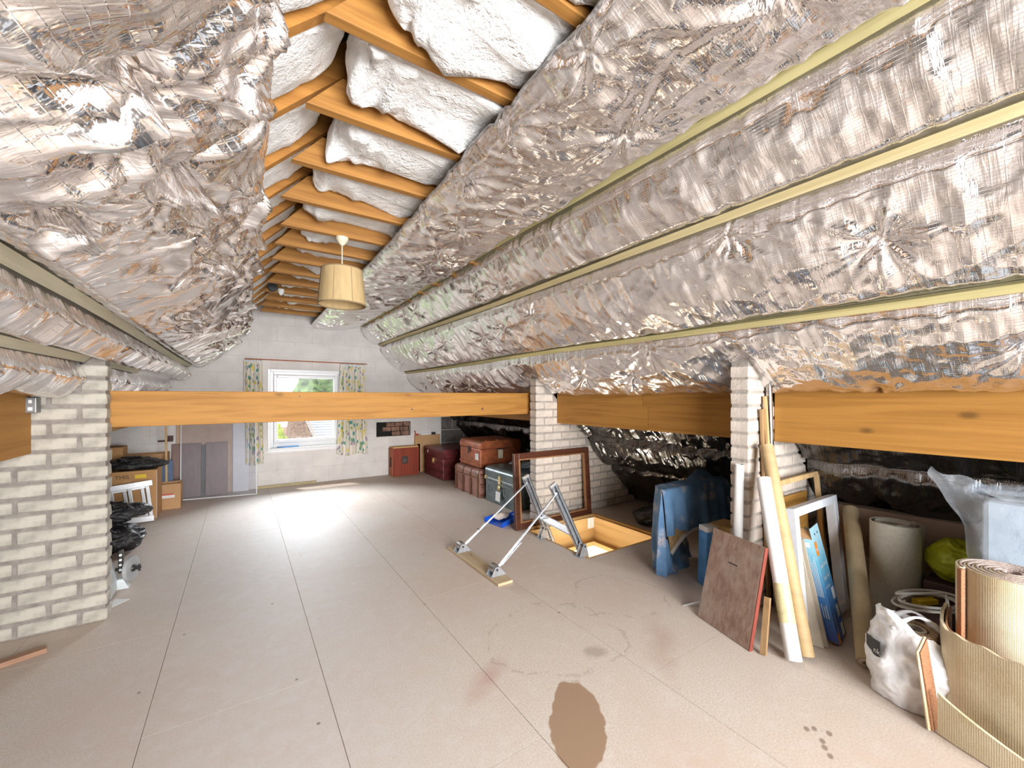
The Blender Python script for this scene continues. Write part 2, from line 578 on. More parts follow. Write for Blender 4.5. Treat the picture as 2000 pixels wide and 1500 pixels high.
def floor_mat():
    m, nt, b = nmat('chipboard')
    vec = coords(nt, (1, 1, 1), world=True)
    fine = noise_tex(nt, vec, 130, 2, 0.7)
    mid = noise_tex(nt, vec, 14, 4, 0.65, 0.5)
    big = noise_tex(nt, vec, 0.9, 4, 0.6, 0.4)
    col = ramp(nt, fine, [(0.3, (0.545, 0.45, 0.37)), (0.65, (0.71, 0.615, 0.53))])
    col = mixc(nt, ramp(nt, big, [(0.42, (0, 0, 0)), (0.68, (0.75, 0.75, 0.75))]), col, (0.60, 0.45, 0.36))
    col = mixc(nt, ramp(nt, mid, [(0.52, (0, 0, 0)), (0.75, (0.55, 0.55, 0.55))]), col, (0.70, 0.62, 0.55))
    # dusty worn walkway down the middle of the loft
    sx = nt.nodes.new('ShaderNodeSeparateXYZ')
    nt.links.new(vec, sx.inputs[0])
    wx = mth(nt, 'ABSOLUTE', mth(nt, 'SUBTRACT', sx.outputs[0], 0.12))
    walk = mth(nt, 'SUBTRACT', 1.0, mth(nt, 'MULTIPLY', wx, 1.05))
    walk = mth(nt, 'MULTIPLY', walk, mth(nt, 'MULTIPLY_ADD', mid, 1.3, 0.1))
    walk = nt_clamp(nt, walk)
    col = mixc(nt, mth(nt, 'MULTIPLY', walk, 0.75), col, (0.70, 0.66, 0.63))

    nblob = noise_tex(nt, vec, 9, 3)
    nring = noise_tex(nt, vec, 4, 2)

    def blob(cx, cy, ang, ra, rb, amt, edge=0.06, wob=0.5):
        mp = nt.nodes.new('ShaderNodeMapping')
        mp.vector_type = 'TEXTURE'
        mp.inputs['Location'].default_value = (cx, cy, 0)
        mp.inputs['Rotation'].default_value = (0, 0, ang)
        mp.inputs['Scale'].default_value = (ra, rb, 1)
        nt.links.new(vec, mp.inputs[0])
        ln = node(nt, 'ShaderNodeVectorMath', operation='LENGTH')
        nt.links.new(mp.outputs[0], ln.inputs[0])
        d = mth(nt, 'ADD', ln.outputs['Value'], mth(nt, 'MULTIPLY', mth(nt, 'SUBTRACT', nblob, 0.5), wob))
        f = mth(nt, 'DIVIDE', mth(nt, 'SUBTRACT', 1.0, d), edge)
        return mth(nt, 'MULTIPLY', nt_clamp(nt, f), amt)
    col = mixc(nt, blob(1.065, 1.155, R(-38), 0.105, 0.235, 0.92), col, (0.33, 0.205, 0.12))
    col = mixc(nt, blob(1.43, 1.42, R(-20), 0.075, 0.05, 0.45, 0.5, 1.4), col, (0.25, 0.18, 0.14))
    col = mixc(nt, blob(1.75, 1.28, R(40), 0.33, 0.10, 0.4, 1.0, 1.5), col, (0.40, 0.22, 0.15))
    col = mixc(nt, blob(0.90, 1.55, R(30), 0.20, 0.07, 0.45, 0.9, 1.2), col, (0.45, 0.22, 0.16))
    for px_, py_ in ((1.78, 0.64), (1.80, 0.60), (1.755, 0.655), (1.74, 0.60), (1.715, 0.585), (1.69, 0.56)):
        col = mixc(nt, blob(px_, py_, 0.4, 0.016, 0.011, 0.7, 0.4, 0.5), col, (0.20, 0.12, 0.08))
    for a, (px_, py_, rr, ww) in enumerate(((1.35, 1.62, 0.33, 0.018), (1.95, 1.75, 0.28, 0.014))):
        mp = nt.nodes.new('ShaderNodeMapping')
        mp.vector_type = 'TEXTURE'
        mp.inputs['Location'].default_value = (px_, py_, 0)
        nt.links.new(vec, mp.inputs[0])
        ln = node(nt, 'ShaderNodeVectorMath', operation='LENGTH')
        nt.links.new(mp.outputs[0], ln.inputs[0])
        d = mth(nt, 'ADD', ln.outputs['Value'], mth(nt, 'MULTIPLY', mth(nt, 'SUBTRACT', nring, 0.5), 0.3))
        ring = mth(nt, 'SUBTRACT', 1.0, mth(nt, 'DIVIDE', mth(nt, 'ABSOLUTE', mth(nt, 'SUBTRACT', d, rr)), ww))
        ring = mth(nt, 'MULTIPLY', nt_clamp(nt, ring), mth(nt, 'GREATER_THAN', mid, 0.5))
        col = mixc(nt, mth(nt, 'MULTIPLY', ring, 0.4), col, (0.34, 0.24, 0.17))
    vo = node(nt, 'ShaderNodeTexVoronoi', i_Scale=5.5)
    nt.links.new(vec, vo.inputs['Vector'])
    sp = ramp(nt, vo.outputs['Distance'], [(0.028, (1, 1, 1)), (0.05, (0, 0, 0))])
    col = mixc(nt, mth(nt, 'MULTIPLY', sp, 0.75), col, (0.14, 0.10, 0.08))
    nt.links.new(col, b.inputs['Base Color'])
    nt.links.new(mth(nt, 'MULTIPLY_ADD', mid, 0.25, 0.50), b.inputs['Roughness'])
    b.inputs['Specular IOR Level'].default_value = 0.32
    bump(nt, b, fine, 0.15, 0.002)
    return m


def nt_clamp(nt, s):
    c = nt.nodes.new('ShaderNodeClamp')
    nt.links.new(s, c.inputs[0])
    return c.outputs[0]


M_floor = floor_mat()


def wool_mat():
    m, nt, b = nmat('white glass wool')
    vec = coords(nt, (1, 1, 2))
    n = noise_tex(nt, vec, 12, 4, 0.65, 0.4)
    nt.links.new(ramp(nt, n, [(0.25, (0.74, 0.73, 0.71)), (0.6, (0.90, 0.895, 0.885))]), b.inputs['Base Color'])
    b.inputs['Roughness'].default_value = 1.0
    b.inputs['Specular IOR Level'].default_value = 0.1
    h = mth(nt, 'ADD', n, mth(nt, 'MULTIPLY', noise_tex(nt, vec, 70, 2, 0.7), 0.35))
    bump(nt, b, h, 0.7, 0.02)
    return m


M_wool = wool_mat()


def bluecloth_mat():
    m, nt, b = nmat('blue cotton with pale sprays')
    vec = coords(nt)
    n = noise_tex(nt, vec, 7, 4)
    col = ramp(nt, n, [(0.3, (0.07, 0.155, 0.29)), (0.7, (0.15, 0.285, 0.46))])
    vo = node(nt, 'ShaderNodeTexVoronoi', i_Scale=8.5)
    nt.links.new(vec, vo.inputs['Vector'])
    f = ramp(nt, vo.outputs['Distance'], [(0.16, (1, 1, 1)), (0.42, (0, 0, 0))])
    st = ramp(nt, noise_tex(nt, coords(nt, (1, 1, 0.5)), 95, 3, 0.6, 2.5), [(0.43, (0, 0, 0)), (0.55, (1, 1, 1))])
    fac = mth(nt, 'MULTIPLY', f, st)
    tint = ramp(nt, noise_tex(nt, vec, 30, 2), [(0.4, (0.62, 0.45, 0.36)), (0.6, (0.72, 0.72, 0.74))])
    nt.links.new(mixc(nt, mth(nt, 'MULTIPLY', fac, 0.85), col, tint), b.inputs['Base Color'])
    b.inputs['Roughness'].default_value = 0.8
    bump(nt, b, noise_tex(nt, vec, 300, 2), 0.2, 0.001)
    return m


M_bluecloth = bluecloth_mat()


def curtain_mat():
    m, nt, b = nmat('floral curtain cotton')
    vec = coords(nt, (1, 1, 0.55))
    vo = node(nt, 'ShaderNodeTexVoronoi', i_Scale=34.0, i_Randomness=1.0)
    nt.links.new(vec, vo.inputs['Vector'])
    sp = nt.nodes.new('ShaderNodeSeparateColor')
    nt.links.new(vo.outputs['Color'], sp.inputs[0])
    base = (0.78, 0.72, 0.62)
    col = ramp(nt, sp.outputs[0], [(0.0, base), (0.50, (0.10, 0.33, 0.30)), (0.60, (0.72, 0.62, 0.16)), (0.72, base),
                                   (0.80, (0.40, 0.33, 0.42)), (0.88, (0.22, 0.36, 0.14)), (0.94, base)], 'CONSTANT')
    edge = ramp(nt, vo.outputs['Distance'], [(0.55, (0, 0, 0)), (0.68, (1, 1, 1))])
    nt.links.new(mixc(nt, edge, col, base), b.inputs['Base Color'])
    b.inputs['Roughness'].default_value = 0.9
    return m


M_curtain = curtain_mat()


def carpet_back():
    m, nt, b = nmat('cream hessian carpet back')
    vec = coords(nt)
    sx = nt.nodes.new('ShaderNodeSeparateXYZ')
    nt.links.new(vec, sx.inputs[0])
    a = mth(nt, 'SINE', mth(nt, 'MULTIPLY', sx.outputs[2], 1300))
    c = mth(nt, 'SINE', mth(nt, 'MULTIPLY', mth(nt, 'ADD', sx.outputs[0], mth(nt, 'MULTIPLY', sx.outputs[1], -1.4)), 1000))
    h = mth(nt, 'MULTIPLY', mth(nt, 'ADD', a, 1.2), mth(nt, 'ADD', c, 1.2))
    n = noise_tex(nt, vec, 5, 4)
    col = ramp(nt, n, [(0.3, (0.60, 0.48, 0.29)), (0.65, (0.73, 0.64, 0.46))])
    col = mixc(nt, ramp(nt, h, [(0.0, (0.45, 0.45, 0.45)), (0.4, (0, 0, 0))]), col, (0.40, 0.30, 0.17))
    nt.links.new(col, b.inputs['Base Color'])
    b.inputs['Roughness'].default_value = 0.95
    bump(nt, b, h, 0.3, 0.0012)
    return m


M_cback = carpet_back()


def brownboard():
    m, nt, b = nmat('worn brown hardboard')
    vec = coords(nt, (6, 6, 1.2))
    n = noise_tex(nt, vec, 6, 7, 0.7, 0.3)
    n2 = noise_tex(nt, coords(nt), 8, 5, 0.6)
    col = ramp(nt, n, [(0.3, (0.17, 0.085, 0.055)), (0.68, (0.40, 0.27, 0.20))])
    col = mixc(nt, ramp(nt, n2, [(0.45, (0, 0, 0)), (0.7, (0.6, 0.6, 0.6))]), col, (0.42, 0.34, 0.28))
    nt.links.new(col, b.inputs['Base Color'])
    b.inputs['Roughness'].default_value = 0.6
    bump(nt, b, n, 0.2, 0.002)
    return m


M_brownboard = brownboard()


def bluebox():
    m, nt, b = nmat('blue printed carton')
    g = nt.nodes.new('ShaderNodeTexCoord').outputs['Object']
    sx = nt.nodes.new('ShaderNodeSeparateXYZ')
    nt.links.new(g, sx.inputs[0])
    n = noise_tex(nt, g, 30, 4)
    f = mth(nt, 'ADD', mth(nt, 'MULTIPLY', sx.outputs[2], 2.1), mth(nt, 'MULTIPLY', n, 0.15))
    nt.links.new(ramp(nt, f, [(0.12, (0.035, 0.09, 0.36)), (0.5, (0.05, 0.22, 0.52)), (0.78, (0.16, 0.48, 0.66)), (1.0, (0.40, 0.66, 0.78))]), b.inputs['Base Color'])
    b.inputs['Roughness'].default_value = 0.4
    return m


M_bluebox = bluebox()


def panelbrown():
    return plain('brown veneer panel', (0.17, 0.075, 0.05), 0.4, var=0.15, scale=6, bmp=0.05, stretch=(8, 8, 1))


M_panel = panelbrown()
M_peach = plain('peach ply board', (0.62, 0.44, 0.31), 0.7, var=0.06)


def text_on(name, body, size, o, xd, yd, mat, parent, label=None):
    """flat lettering mesh: origin o, reading direction xd, up yd"""
    cu = bpy.data.curves.new('t', 'FONT')
    cu.body = body
    cu.size = size
    tmp = bpy.data.objects.new('t', cu)
    COL.objects.link(tmp)
    dg = bpy.context.evaluated_depsgraph_get()
    me = bpy.data.meshes.new_from_object(tmp.evaluated_get(dg))
    bpy.data.objects.remove(tmp)
    bpy.data.curves.remove(cu)
    xd, yd, o = Vector(xd).normalized(), Vector(yd).normalized(), Vector(o)
    off = WLOC[parent]
    for v in me.vertices:
        v.co = o + xd * v.co.x + yd * v.co.y - off
    me.materials.clear()
    me.materials.append(mat)
    me.name = name
    ob = bpy.data.objects.new(name, me)
    COL.objects.link(ob)
    ob.parent = parent
    WLOC[ob] = off
    if label:
        ob['label'] = label
    return ob


def rect_minus(rects, h):
    """cut rectangle h=(a0,a1,b0,b1) out of every rectangle in the list"""
    out = []
    for a0, a1, b0, b1 in rects:
        if h[0] >= a1 or h[1] <= a0 or h[2] >= b1 or h[3] <= b0:
            out.append((a0, a1, b0, b1))
            continue
        if h[0] > a0: out.append((a0, h[0], b0, b1))
        if h[1] < a1: out.append((h[1], a1, b0, b1))
        m0, m1 = max(a0, h[0]), min(a1, h[1])
        if h[2] > b0: out.append((m0, m1, b0, h[2]))
        if h[3] < b1: out.append((m0, m1, h[3], b1))
    return [r for r in out if r[1] - r[0] > 0.004 and r[3] - r[2] > 0.004]


rng = random.Random(5)
# ================================================================== STRUCTURE
W = 6.45            # inner face of the window gable
RW = -1.7           # inner face of the rear gable
HX0, HX1, HY0, HY1 = 2.20, 3.05, 2.26, 3.05     # loft hatch opening


def zl(x): return 2.18 + x      # underside of the left rafters
def zr(x): return 3.85 - x      # underside of the right rafters


# ---- floor: base with the hatch cut out, chipboard panels as children
fb = MB()
for a in rect_minus([(-2.45, 4.0, RW, W)], (HX0, HX1, HY0, HY1)):
    fb.box(a[0], a[1], a[2], a[3], -0.05, -0.021)
floor = struct(fb.build('floor', M_dark))
edges = [-2.45] + [-0.303 + 0.607 * k for k in range(-3, 7)] + [4.0]
cross = {-0.303: 1.97, 0.304: 3.60, 0.911: 2.37, 1.518: 1.17, -0.91: 2.80, 2.125: 4.66, -1.517: 1.6, 2.732: 3.5}
for i in range(len(edges) - 1):
    x0, x1 = edges[i], edges[i + 1]
    y = cross.get(round(x0, 3), 2.2) - 2.43 * 3
    while y < W:
        for r in rect_minus([(x0, x1, max(y, RW), min(y + 2.43, W))], (HX0, HX1, HY0, HY1)):
            if r[3] <= RW or r[2] >= W or r[3] - r[2] < 0.01:
                continue
            B(r[0] + 0.0011, r[1] - 0.0011, r[2] + 0.0011, r[3] - 0.0011, -0.02, 0).build('floor_panel', M_floor, floor)
        y += 2.43

# ---- hatch: pine lining in the floor opening
ha = thing('loft_hatch', 'square pine lined hatch opening sunk into the floor under the ladder', 'hatch', (2.62, 2.65, -0.4))
t = 0.022
B(HX0, HX1, HY1 - t, HY1 - 0.001, -0.29, -0.001).build('lining_board', M_pine_x, ha)
B(HX0, HX1, HY0 + 0.001, HY0 + t, -0.29, -0.001).build('lining_board', M_pine_x, ha)
B(HX1 - t, HX1 - 0.001, HY0 + t, HY1 - t, -0.29, -0.001).build('lining_board', M_pine_y, ha)
B(HX0 + 0.001, HX0 + t, HY0 + t, HY1 - t, -0.29, -0.001).build('lining_board', M_pine_y, ha)
s = 0.045
for a in ((HX0 + t, HX1 - t, HY1 - t - s, HY1 - t), (HX0 + t, HX1 - t, HY0 + t, HY0 + t + s)):
    B(*a, -0.275, -0.235).build('stop_lath', M_pine_x, ha)
for a in ((HX0 + t, HX0 + t + s, HY0 + t + s, HY1 - t - s), (HX1 - t - s, HX1 - t, HY0 + t + s, HY1 - t - s)):
    B(*a, -0.275, -0.235).build('stop_lath', M_pine_y, ha)
lw = MB()
for r_ in ((HX0 - 0.06, HX0 - 0.03, HY0 - 0.06, HY1 + 0.06), (HX1 + 0.03, HX1 + 0.06, HY0 - 0.06, HY1 + 0.06), (HX0 - 0.03, HX1 + 0.03, HY0 - 0.06, HY0 - 0.03), (HX0 - 0.03, HX1 + 0.03, HY1 + 0.03, HY1 + 0.06)):
    lw.box(*r_, -1.40, -0.06)
lw.box(HX0 - 0.06, HX1 + 0.06, HY0 - 0.06, HY1 + 0.06, -1.43, -1.401)
struct(lw.build('wall_landing', M_landing))
area('landing_lamp', (2.62, 2.65, -1.38), (2.62, 2.65, 0), 0.35, 0.35, 9, (1.0, 0.94, 0.85))
B(HX1 - 0.11, HX1 - t - 0.001, HY1 - t - 0.004, HY1 - t - 0.001, -0.11, -0.005).build('paper_sticker', M_white, ha)
# raised pine edging on the far and right edges
B(HX0 + 0.05, HX1 + 0.05, HY1, HY1 + 0.028, 0.0, 0.018).build('edge_strip', M_pine_x, ha)
B(HX1, HX1 + 0.035, HY0, HY1, 0.0, 0.018).build('edge_strip', M_pine_y, ha)

# ---- window gable of painted blocks
WIN = (0.31, 1.255, 0.47, 1.60)
HOLE = (1.753, 2.304, 0.605, 0.833)
GX0, GX1, GZ = -2.45, 4.0, 3.1
wb = MB()
for r in rect_minus(rect_minus([(GX0, GX1, -0.02, GZ)], WIN), HOLE):
    wb.box(r[0], r[1], W + 0.004, W + 0.21, r[2], r[3])
wall_f = struct(wb.build('wall_front', M_paintj))
zrow, row = 0.0, 0
while zrow < GZ:
    x = GX0 - (0.22 if row % 2 else 0)
    while x < GX1:
        a, b_ = max(x, GX0), min(x + 0.44, GX1)
        zc = zrow + 0.11
        if b_ > a and zrow < zl(b_) + 0.25 and zrow < zr(a) + 0.25:
            rs = rect_minus(rect_minus([(a + 0.004, b_ - 0.004, zrow + 0.004, zrow + 0.218)], WIN), HOLE)
            rs2 = []
            for r in rs:
                if r[0] < 2.84 < r[1]:
                    rs2 += [(r[0], 2.84, r[2], r[3]), (2.84, r[1], r[2], r[3])]
                else:
                    rs2.append(r)
            for r in rs2:
                pr = rng.uniform(0, 0.002)
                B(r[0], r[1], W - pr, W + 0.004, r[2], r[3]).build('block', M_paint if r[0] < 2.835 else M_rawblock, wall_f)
        x += 0.44
    zrow += 0.222
    row += 1
# recess with broken brown bricks
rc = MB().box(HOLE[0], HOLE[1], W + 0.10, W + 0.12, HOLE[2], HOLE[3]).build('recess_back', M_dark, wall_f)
for k in range(3):
    for j in range(3):
        x0 = HOLE[0] + 0.17 + j * 0.14 - (0.06 if k == 1 else 0) + (0.09 if k == 0 else 0)
        x1 = min(x0 + 0.13, HOLE[1] - 0.004)
        if x1 - x0 > 0.03:
            B(x0, x1, W + 0.03 + rng.uniform(0, 0.02), W + 0.10, HOLE[2] + 0.005 + k * 0.073, HOLE[2] + 0.072 + k * 0.073).build('broken_brick', M_redbrick, wall_f, bevel=0.006)

# ---- rear gable behind the camera; its window opening is added to admit fill light
ADDED_WIN = (-0.35, 2.05, 0.35, 2.1)
rb = MB()
for r in rect_minus([(GX0, GX1, -0.02, GZ)], ADDED_WIN):
    rb.box(r[0], r[1], RW - 0.15, RW, r[2], r[3])
struct(rb.build('wall_rear', M_paint))

# ---- roof slabs (underlay and tiles seen from inside as dark boarding)
for nm, pts in (('ceiling_left', [(-2.5, zl(-2.5) + 0.30), (0.835, zl(0.835) + 0.30)]), ('ceiling_right', [(0.835, zr(0.835) + 0.30), (4.05, zr(4.05) + 0.30)])):
    (x0, z0), (x1, z1) = pts
    struct(MB().prism([(x0, RW - 0.15, z0), (x1, RW - 0.15, z1), (x1, RW - 0.15, z1 + 0.06), (x0, RW - 0.15, z0 + 0.06)], (0, W - RW + 0.36, 0)).build(nm, M_roofout))
struct(B(-2.5, -2.45, RW - 0.15, W + 0.21, -0.05, 0.1).build('wall_left', M_rawblock))
struct(B(4.0, 4.05, RW - 0.15, W + 0.21, -0.05, 0.2).build('wall_right', M_rawblock))

# ---- window in the gable
win = struct(thing('window_1', '', ''))
for k in ('label', 'category'):
    if k in win: del win[k]
x0, x1, z0, z1 = WIN


def frame(mb, x0, x1, z0, z1, wd, y0, y1):
    return mb.box(x0, x0 + wd, y0, y1, z0, z1).box(x1 - wd, x1, y0, y1, z0, z1).box(x0 + wd, x1 - wd, y0, y1, z0, z0 + wd).box(x0 + wd, x1 - wd, y0, y1, z1 - wd, z1)


frame(MB(), x0 - 0.012, x1 + 0.012, z0, z1 + 0.012, 0.035, W - 0.018, W - 0.002).build('architrave', M_upvc, win, bevel=0.004)
frame(MB(), x0 + 0.001, x1 - 0.001, z0 + 0.06, z1 - 0.001, 0.06, W + 0.05, W + 0.12).build('window_frame', M_upvc, win, bevel=0.006)
sash = frame(MB(), x0 + 0.062, x1 - 0.062, z0 + 0.122, z1 - 0.062, 0.045, W + 0.035, W + 0.10).build('sash', M_upvc, win, bevel=0.008)
B(x0 + 0.105, x1 - 0.105, W + 0.066, W + 0.070, z0 + 0.165, z1 - 0.105).build('pane', M_glass, sash)
B(x0 - 0.02, x1 + 0.02, W - 0.05, W + 0.13, z0 + 0.035, z0 + 0.06).build('window_sill', M_sill, win, bevel=0.006)
win_added = struct(frame(MB(), ADDED_WIN[0] + 0.001, ADDED_WIN[1] - 0.001, ADDED_WIN[2] + 0.001, ADDED_WIN[3] - 0.001, 0.06, RW - 0.10, RW - 0.04).build('added_window_rear', M_upvc))  # unseen window frame, added around the opening for the rear fill
B(0.83, 0.89, RW - 0.10, RW - 0.04, ADDED_WIN[2] + 0.062, ADDED_WIN[3] - 0.062).build('mullion', M_upvc, win_added)

# ---- brick cross walls
brick_cache = {}


def brick_mesh(L, D, Hh, k, mat):
    key = (round(L, 3), round(D, 3), round(Hh, 3), k, mat.name)
    if key not in brick_cache:
        r2 = random.Random(hash(key[:4]) % 9999 + k * 7)
        mb = MB().box(0, L, 0, D, 0, Hh)
        me = bpy.data.meshes.new('brick')
        j = 0.0035
        me.from_pydata([(x + r2.uniform(-j, j), y + r2.uniform(0, 0.0015), z + r2.uniform(-j, j)) for x, y, z in mb.v], [], mb.f)
        bm = bmesh.new()
        bm.from_mesh(me)
        bmesh.ops.bevel(bm, geom=bm.edges[:], offset=0.005, segments=1, affect='EDGES')
        bm.to_mesh(me)
        bm.free()
        me.materials.append(mat)
        brick_cache[key] = me
    return brick_cache[key]


def cross_wall(name, label, xin, side, y0, y1, mat, ztop, xout, plane, mort, hb_):
    """side=+1: wall runs from its inner end xin towards +x (right); -1 towards -x"""
    t_ = thing(name, label, 'brick wall', (xin, (y0 + y1) / 2, 0))
    g = 0.006
    zin = min(ztop, plane(xin) + 0.02)
    poly = [(xin + side * g, y0 + g, 0.001), (xout, y0 + g, 0.001), (xout, y0 + g, max(0.03, plane(xout) + 0.02)), (xin + side * g, y0 + g, zin)]
    MB().prism(poly, (0, y1 - y0 - 2 * g, 0)).build('mortar_core', mort, t_)
    pitch, hb, L, jt = 0.0792, hb_, 0.213, 0.0792 - hb_
    n = int(ztop / pitch)
    for c in range(n):
        z = 0.006 + c * pitch
        d, first = 0.0, True
        while True:
            ln = L if not (first and c % 2 == 0) else 0.1
            a = xin + side * d
            e = a + side * ln
            lo = min(a, e)
            top_ok = z + hb < plane(a + side * ln * 0.35) + 0.04
            if not top_ok or d > abs(xout - xin) - 0.05:
                break
            o = bpy.data.objects.new('brick', brick_mesh(ln, y1 - y0, hb, rng.randrange(5), mat))
            COL.objects.link(o)
            o.parent = t_
            o.location = V(lo, y0, z) - WLOC[t_]
            d += ln + jt
            first = False
    return t_


cross_wall('brick_cross_wall', 'pale grey brick cross wall at the left edge of the loft', -0.62, -1, 3.12, 3.225, M_brick_l, 1.50, -2.1, lambda x: zl(x) - 0.03, M_mortar, 0.060)
cross_wall('brick_cross_wall', 'cream brick cross wall behind the standing dark wooden frame', 2.43, 1, 3.22, 3.325, M_brick_r, 1.47, 3.8, lambda x: zr(x) + 0.06, M_mortar_r, 0.065)
cross_wall('brick_cross_wall', 'narrow end of cream brick wall behind the leaning tubes', 2.40, 1, 1.18, 1.285, M_brick_r, 1.50, 3.75, lambda x: zr(x) + 0.06, M_mortar_r, 0.065)

# ---- purlins and the tie beam
PXR, PXL, PZ0, PZ1 = 2.70, -0.90, 0.965, 1.28
TH = 0.075
solid('purlin_beam', B(PXR, PXR + TH, RW, 1.178, PZ0, PZ1), M_beam_y, 'deep orange timber purlin on the right, nearest the camera above the carpet rolls', 'beam', bevel=0.004)
ym, y2 = (PZ0 + PZ1) / 2 + 0.03, 2.15
mb = MB().prism([(PXR, 1.287, PZ0), (PXR, 2.10, PZ0), (PXR, 2.10, ym), (PXR, y2, ym), (PXR, y2, PZ1), (PXR, 1.287, PZ1)], (TH, 0, 0))
solid('purlin_beam', mb, M_beam_y, 'orange timber purlin between scarf joint and narrow brick wall end', 'beam')
mb = MB().prism([(PXR - 0.003, 2.105, PZ0), (PXR - 0.003, 3.218, PZ0), (PXR - 0.003, 3.218, PZ1), (PXR - 0.003, y2 + 0.005, PZ1), (PXR - 0.003, y2 + 0.005, ym + 0.004), (PXR - 0.003, 2.105, ym + 0.004)], (TH, 0, 0))
solid('purlin_beam', mb, M_beam_y, 'orange timber purlin running from scarf joint to the cream brick wall', 'beam')
solid('purlin_beam', B(PXR, PXR + TH, 3.327, W - 0.003, PZ0, PZ1), M_beam_y, 'timber purlin above the trunks, running to the window wall', 'beam', bevel=0.004)
solid('purlin_beam', B(PXL - TH, PXL, RW, 3.118, 0.945, 1.26), M_beam_y, 'orange timber purlin on the left, ending against the grey brick wall', 'beam', bevel=0.004)
solid('purlin_beam', B(PXL - TH, PXL, 3.227, W - 0.003, 0.945, 1.26), M_beam_y, 'timber purlin on the left beyond the grey brick wall', 'beam', bevel=0.004)
mb = MB()
a, b_ = V(-0.80, 3.236, 0), V(2.60, 3.395, 0)
mb.obox(a + V(0, 0, 1.06), b_ - a, (-0.003, 0.05, 0), (0, 0, 0.212))
tie = thing('tie_beam', 'long orange timber tie beam crossing in front of the window', 'beam', (0.9, 3.32, 1.06))
mb.build('timber', M_beam_x, tie, bevel=0.004)
for px_, zz, dx in ((1.9, 1.12, 0.02), (1.2, 1.13, 0.015), (0.35, 1.24, 0.008)):
    yy = 3.236 + (px_ + 0.80) / 3.40 * 0.159
    MB().lathe([(0.0001, -0.002), (dx * 0.6, -0.002), (dx * 0.6, 0.001), (0.0001, 0.0015)], (px_, yy - 0.001, zz), 12, (0, -1, 0)).build('knot', M_leather, tie)

# ---- collar ties, left rafters, insulation
CY = [0.50, 0.90, 1.30, 1.71, 2.12, 2.50, 2.87, 3.24, 3.61, 3.98, 4.36, 4.74, 5.12, 5.50, 5.88]
NC = len(CY)
ORD = ['first', 'second', 'third', 'fourth', 'fifth', 'sixth', 'seventh', 'eighth', 'ninth', 'tenth', 'eleventh', 'twelfth', 'thirteenth', 'fourteenth', 'fifteenth']


def czf(y): return float(np.interp(y, [1.3, 2.87, 7.0], [2.355, 2.292, 2.285]))


for k, y in enumerate(CY):
    x0 = 0.19 + rng.uniform(-0.015, 0.015)
    CZ = czf(y)
    o = MB().prism([(x0, y - 0.021, CZ), (1.58, y - 0.021, CZ), (1.45, y - 0.021, CZ + 0.145), (x0 + 0.13, y - 0.021, CZ + 0.145)], (0, 0.042, 0))
    solid('collar_tie', o, M_collar, 'orange brown timber collar tie under the ridge, %s from the camera' % ORD[k], 'collar tie', 'collar ties under the ridge', bevel=0.003)
    ya = y + 0.024
    dx, dz = 1.85, 1.85
    mb = MB().prism([(-1.0, ya, zl(-1.0)), (0.82, ya, zl(0.82)), (0.82, ya, zl(0.82) + 0.14), (-1.0, ya, zl(-1.0) + 0.14)], (0, 0.042, 0))
    solid('rafter', mb, M_rafter, 'sloping timber rafter meeting the left end of the %s collar tie' % ORD[k], 'rafter', 'left rafters')


def pad(P0, seed, amp, droop):
    """soft batt lower surface from a grid of points, displaced by noise; returns closed sheet"""
    return P0


def wool_bay(y0, y1, xa, xb, zb, th, seed, amp, name, label, group, slope=0.0):
    """pillow of wool filling one bay: superelliptic soft block with fluffy bulges"""
    nu, nv = 46, 40
    uu = np.linspace(0, math.pi, nu)
    vv_ = np.linspace(0, 2 * math.pi, nv, endpoint=False)

    def sg(c, e): return math.copysign(abs(c) ** e, c)
    P = np.zeros((nu, nv, 3))
    cx, cy, cz = (xa + xb) / 2, (y0 + y1) / 2, zb + th / 2
    rx, ry, rz = (xb - xa) / 2, (y1 - y0) / 2, th / 2
    for i, u in enumerate(uu):
        for j, v in enumerate(vv_):
            a_ = -sg(math.cos(u), 0.35)
            q = sg(math.sin(u), 0.35)
            x = cx + rx * a_
            y = cy + ry * q * sg(math.cos(v), 0.5)
            z = cz + rz * q * sg(math.sin(v), 0.5)
            n = n3((x, y, z), 4.5, seed) + 0.5 * n3((x, y, z), 11, seed + 3) + 0.3 * n3((x, y, z), 27, seed + 5)
            n *= amp
            y += n * 0.35 * (1 if y > cy else -1)
            if z < cz:
                z -= abs(n) * 1.5 + n * 0.3
            x += n * 0.8 * a_
            z += slope * (x - cx)
            P[i, j] = (x, y, z)
    mb = MB()
    mb.grid(P, wrap=True)
    o = solid(name, mb, M_wool, label, 'insulation', group, smooth='all')
    return o


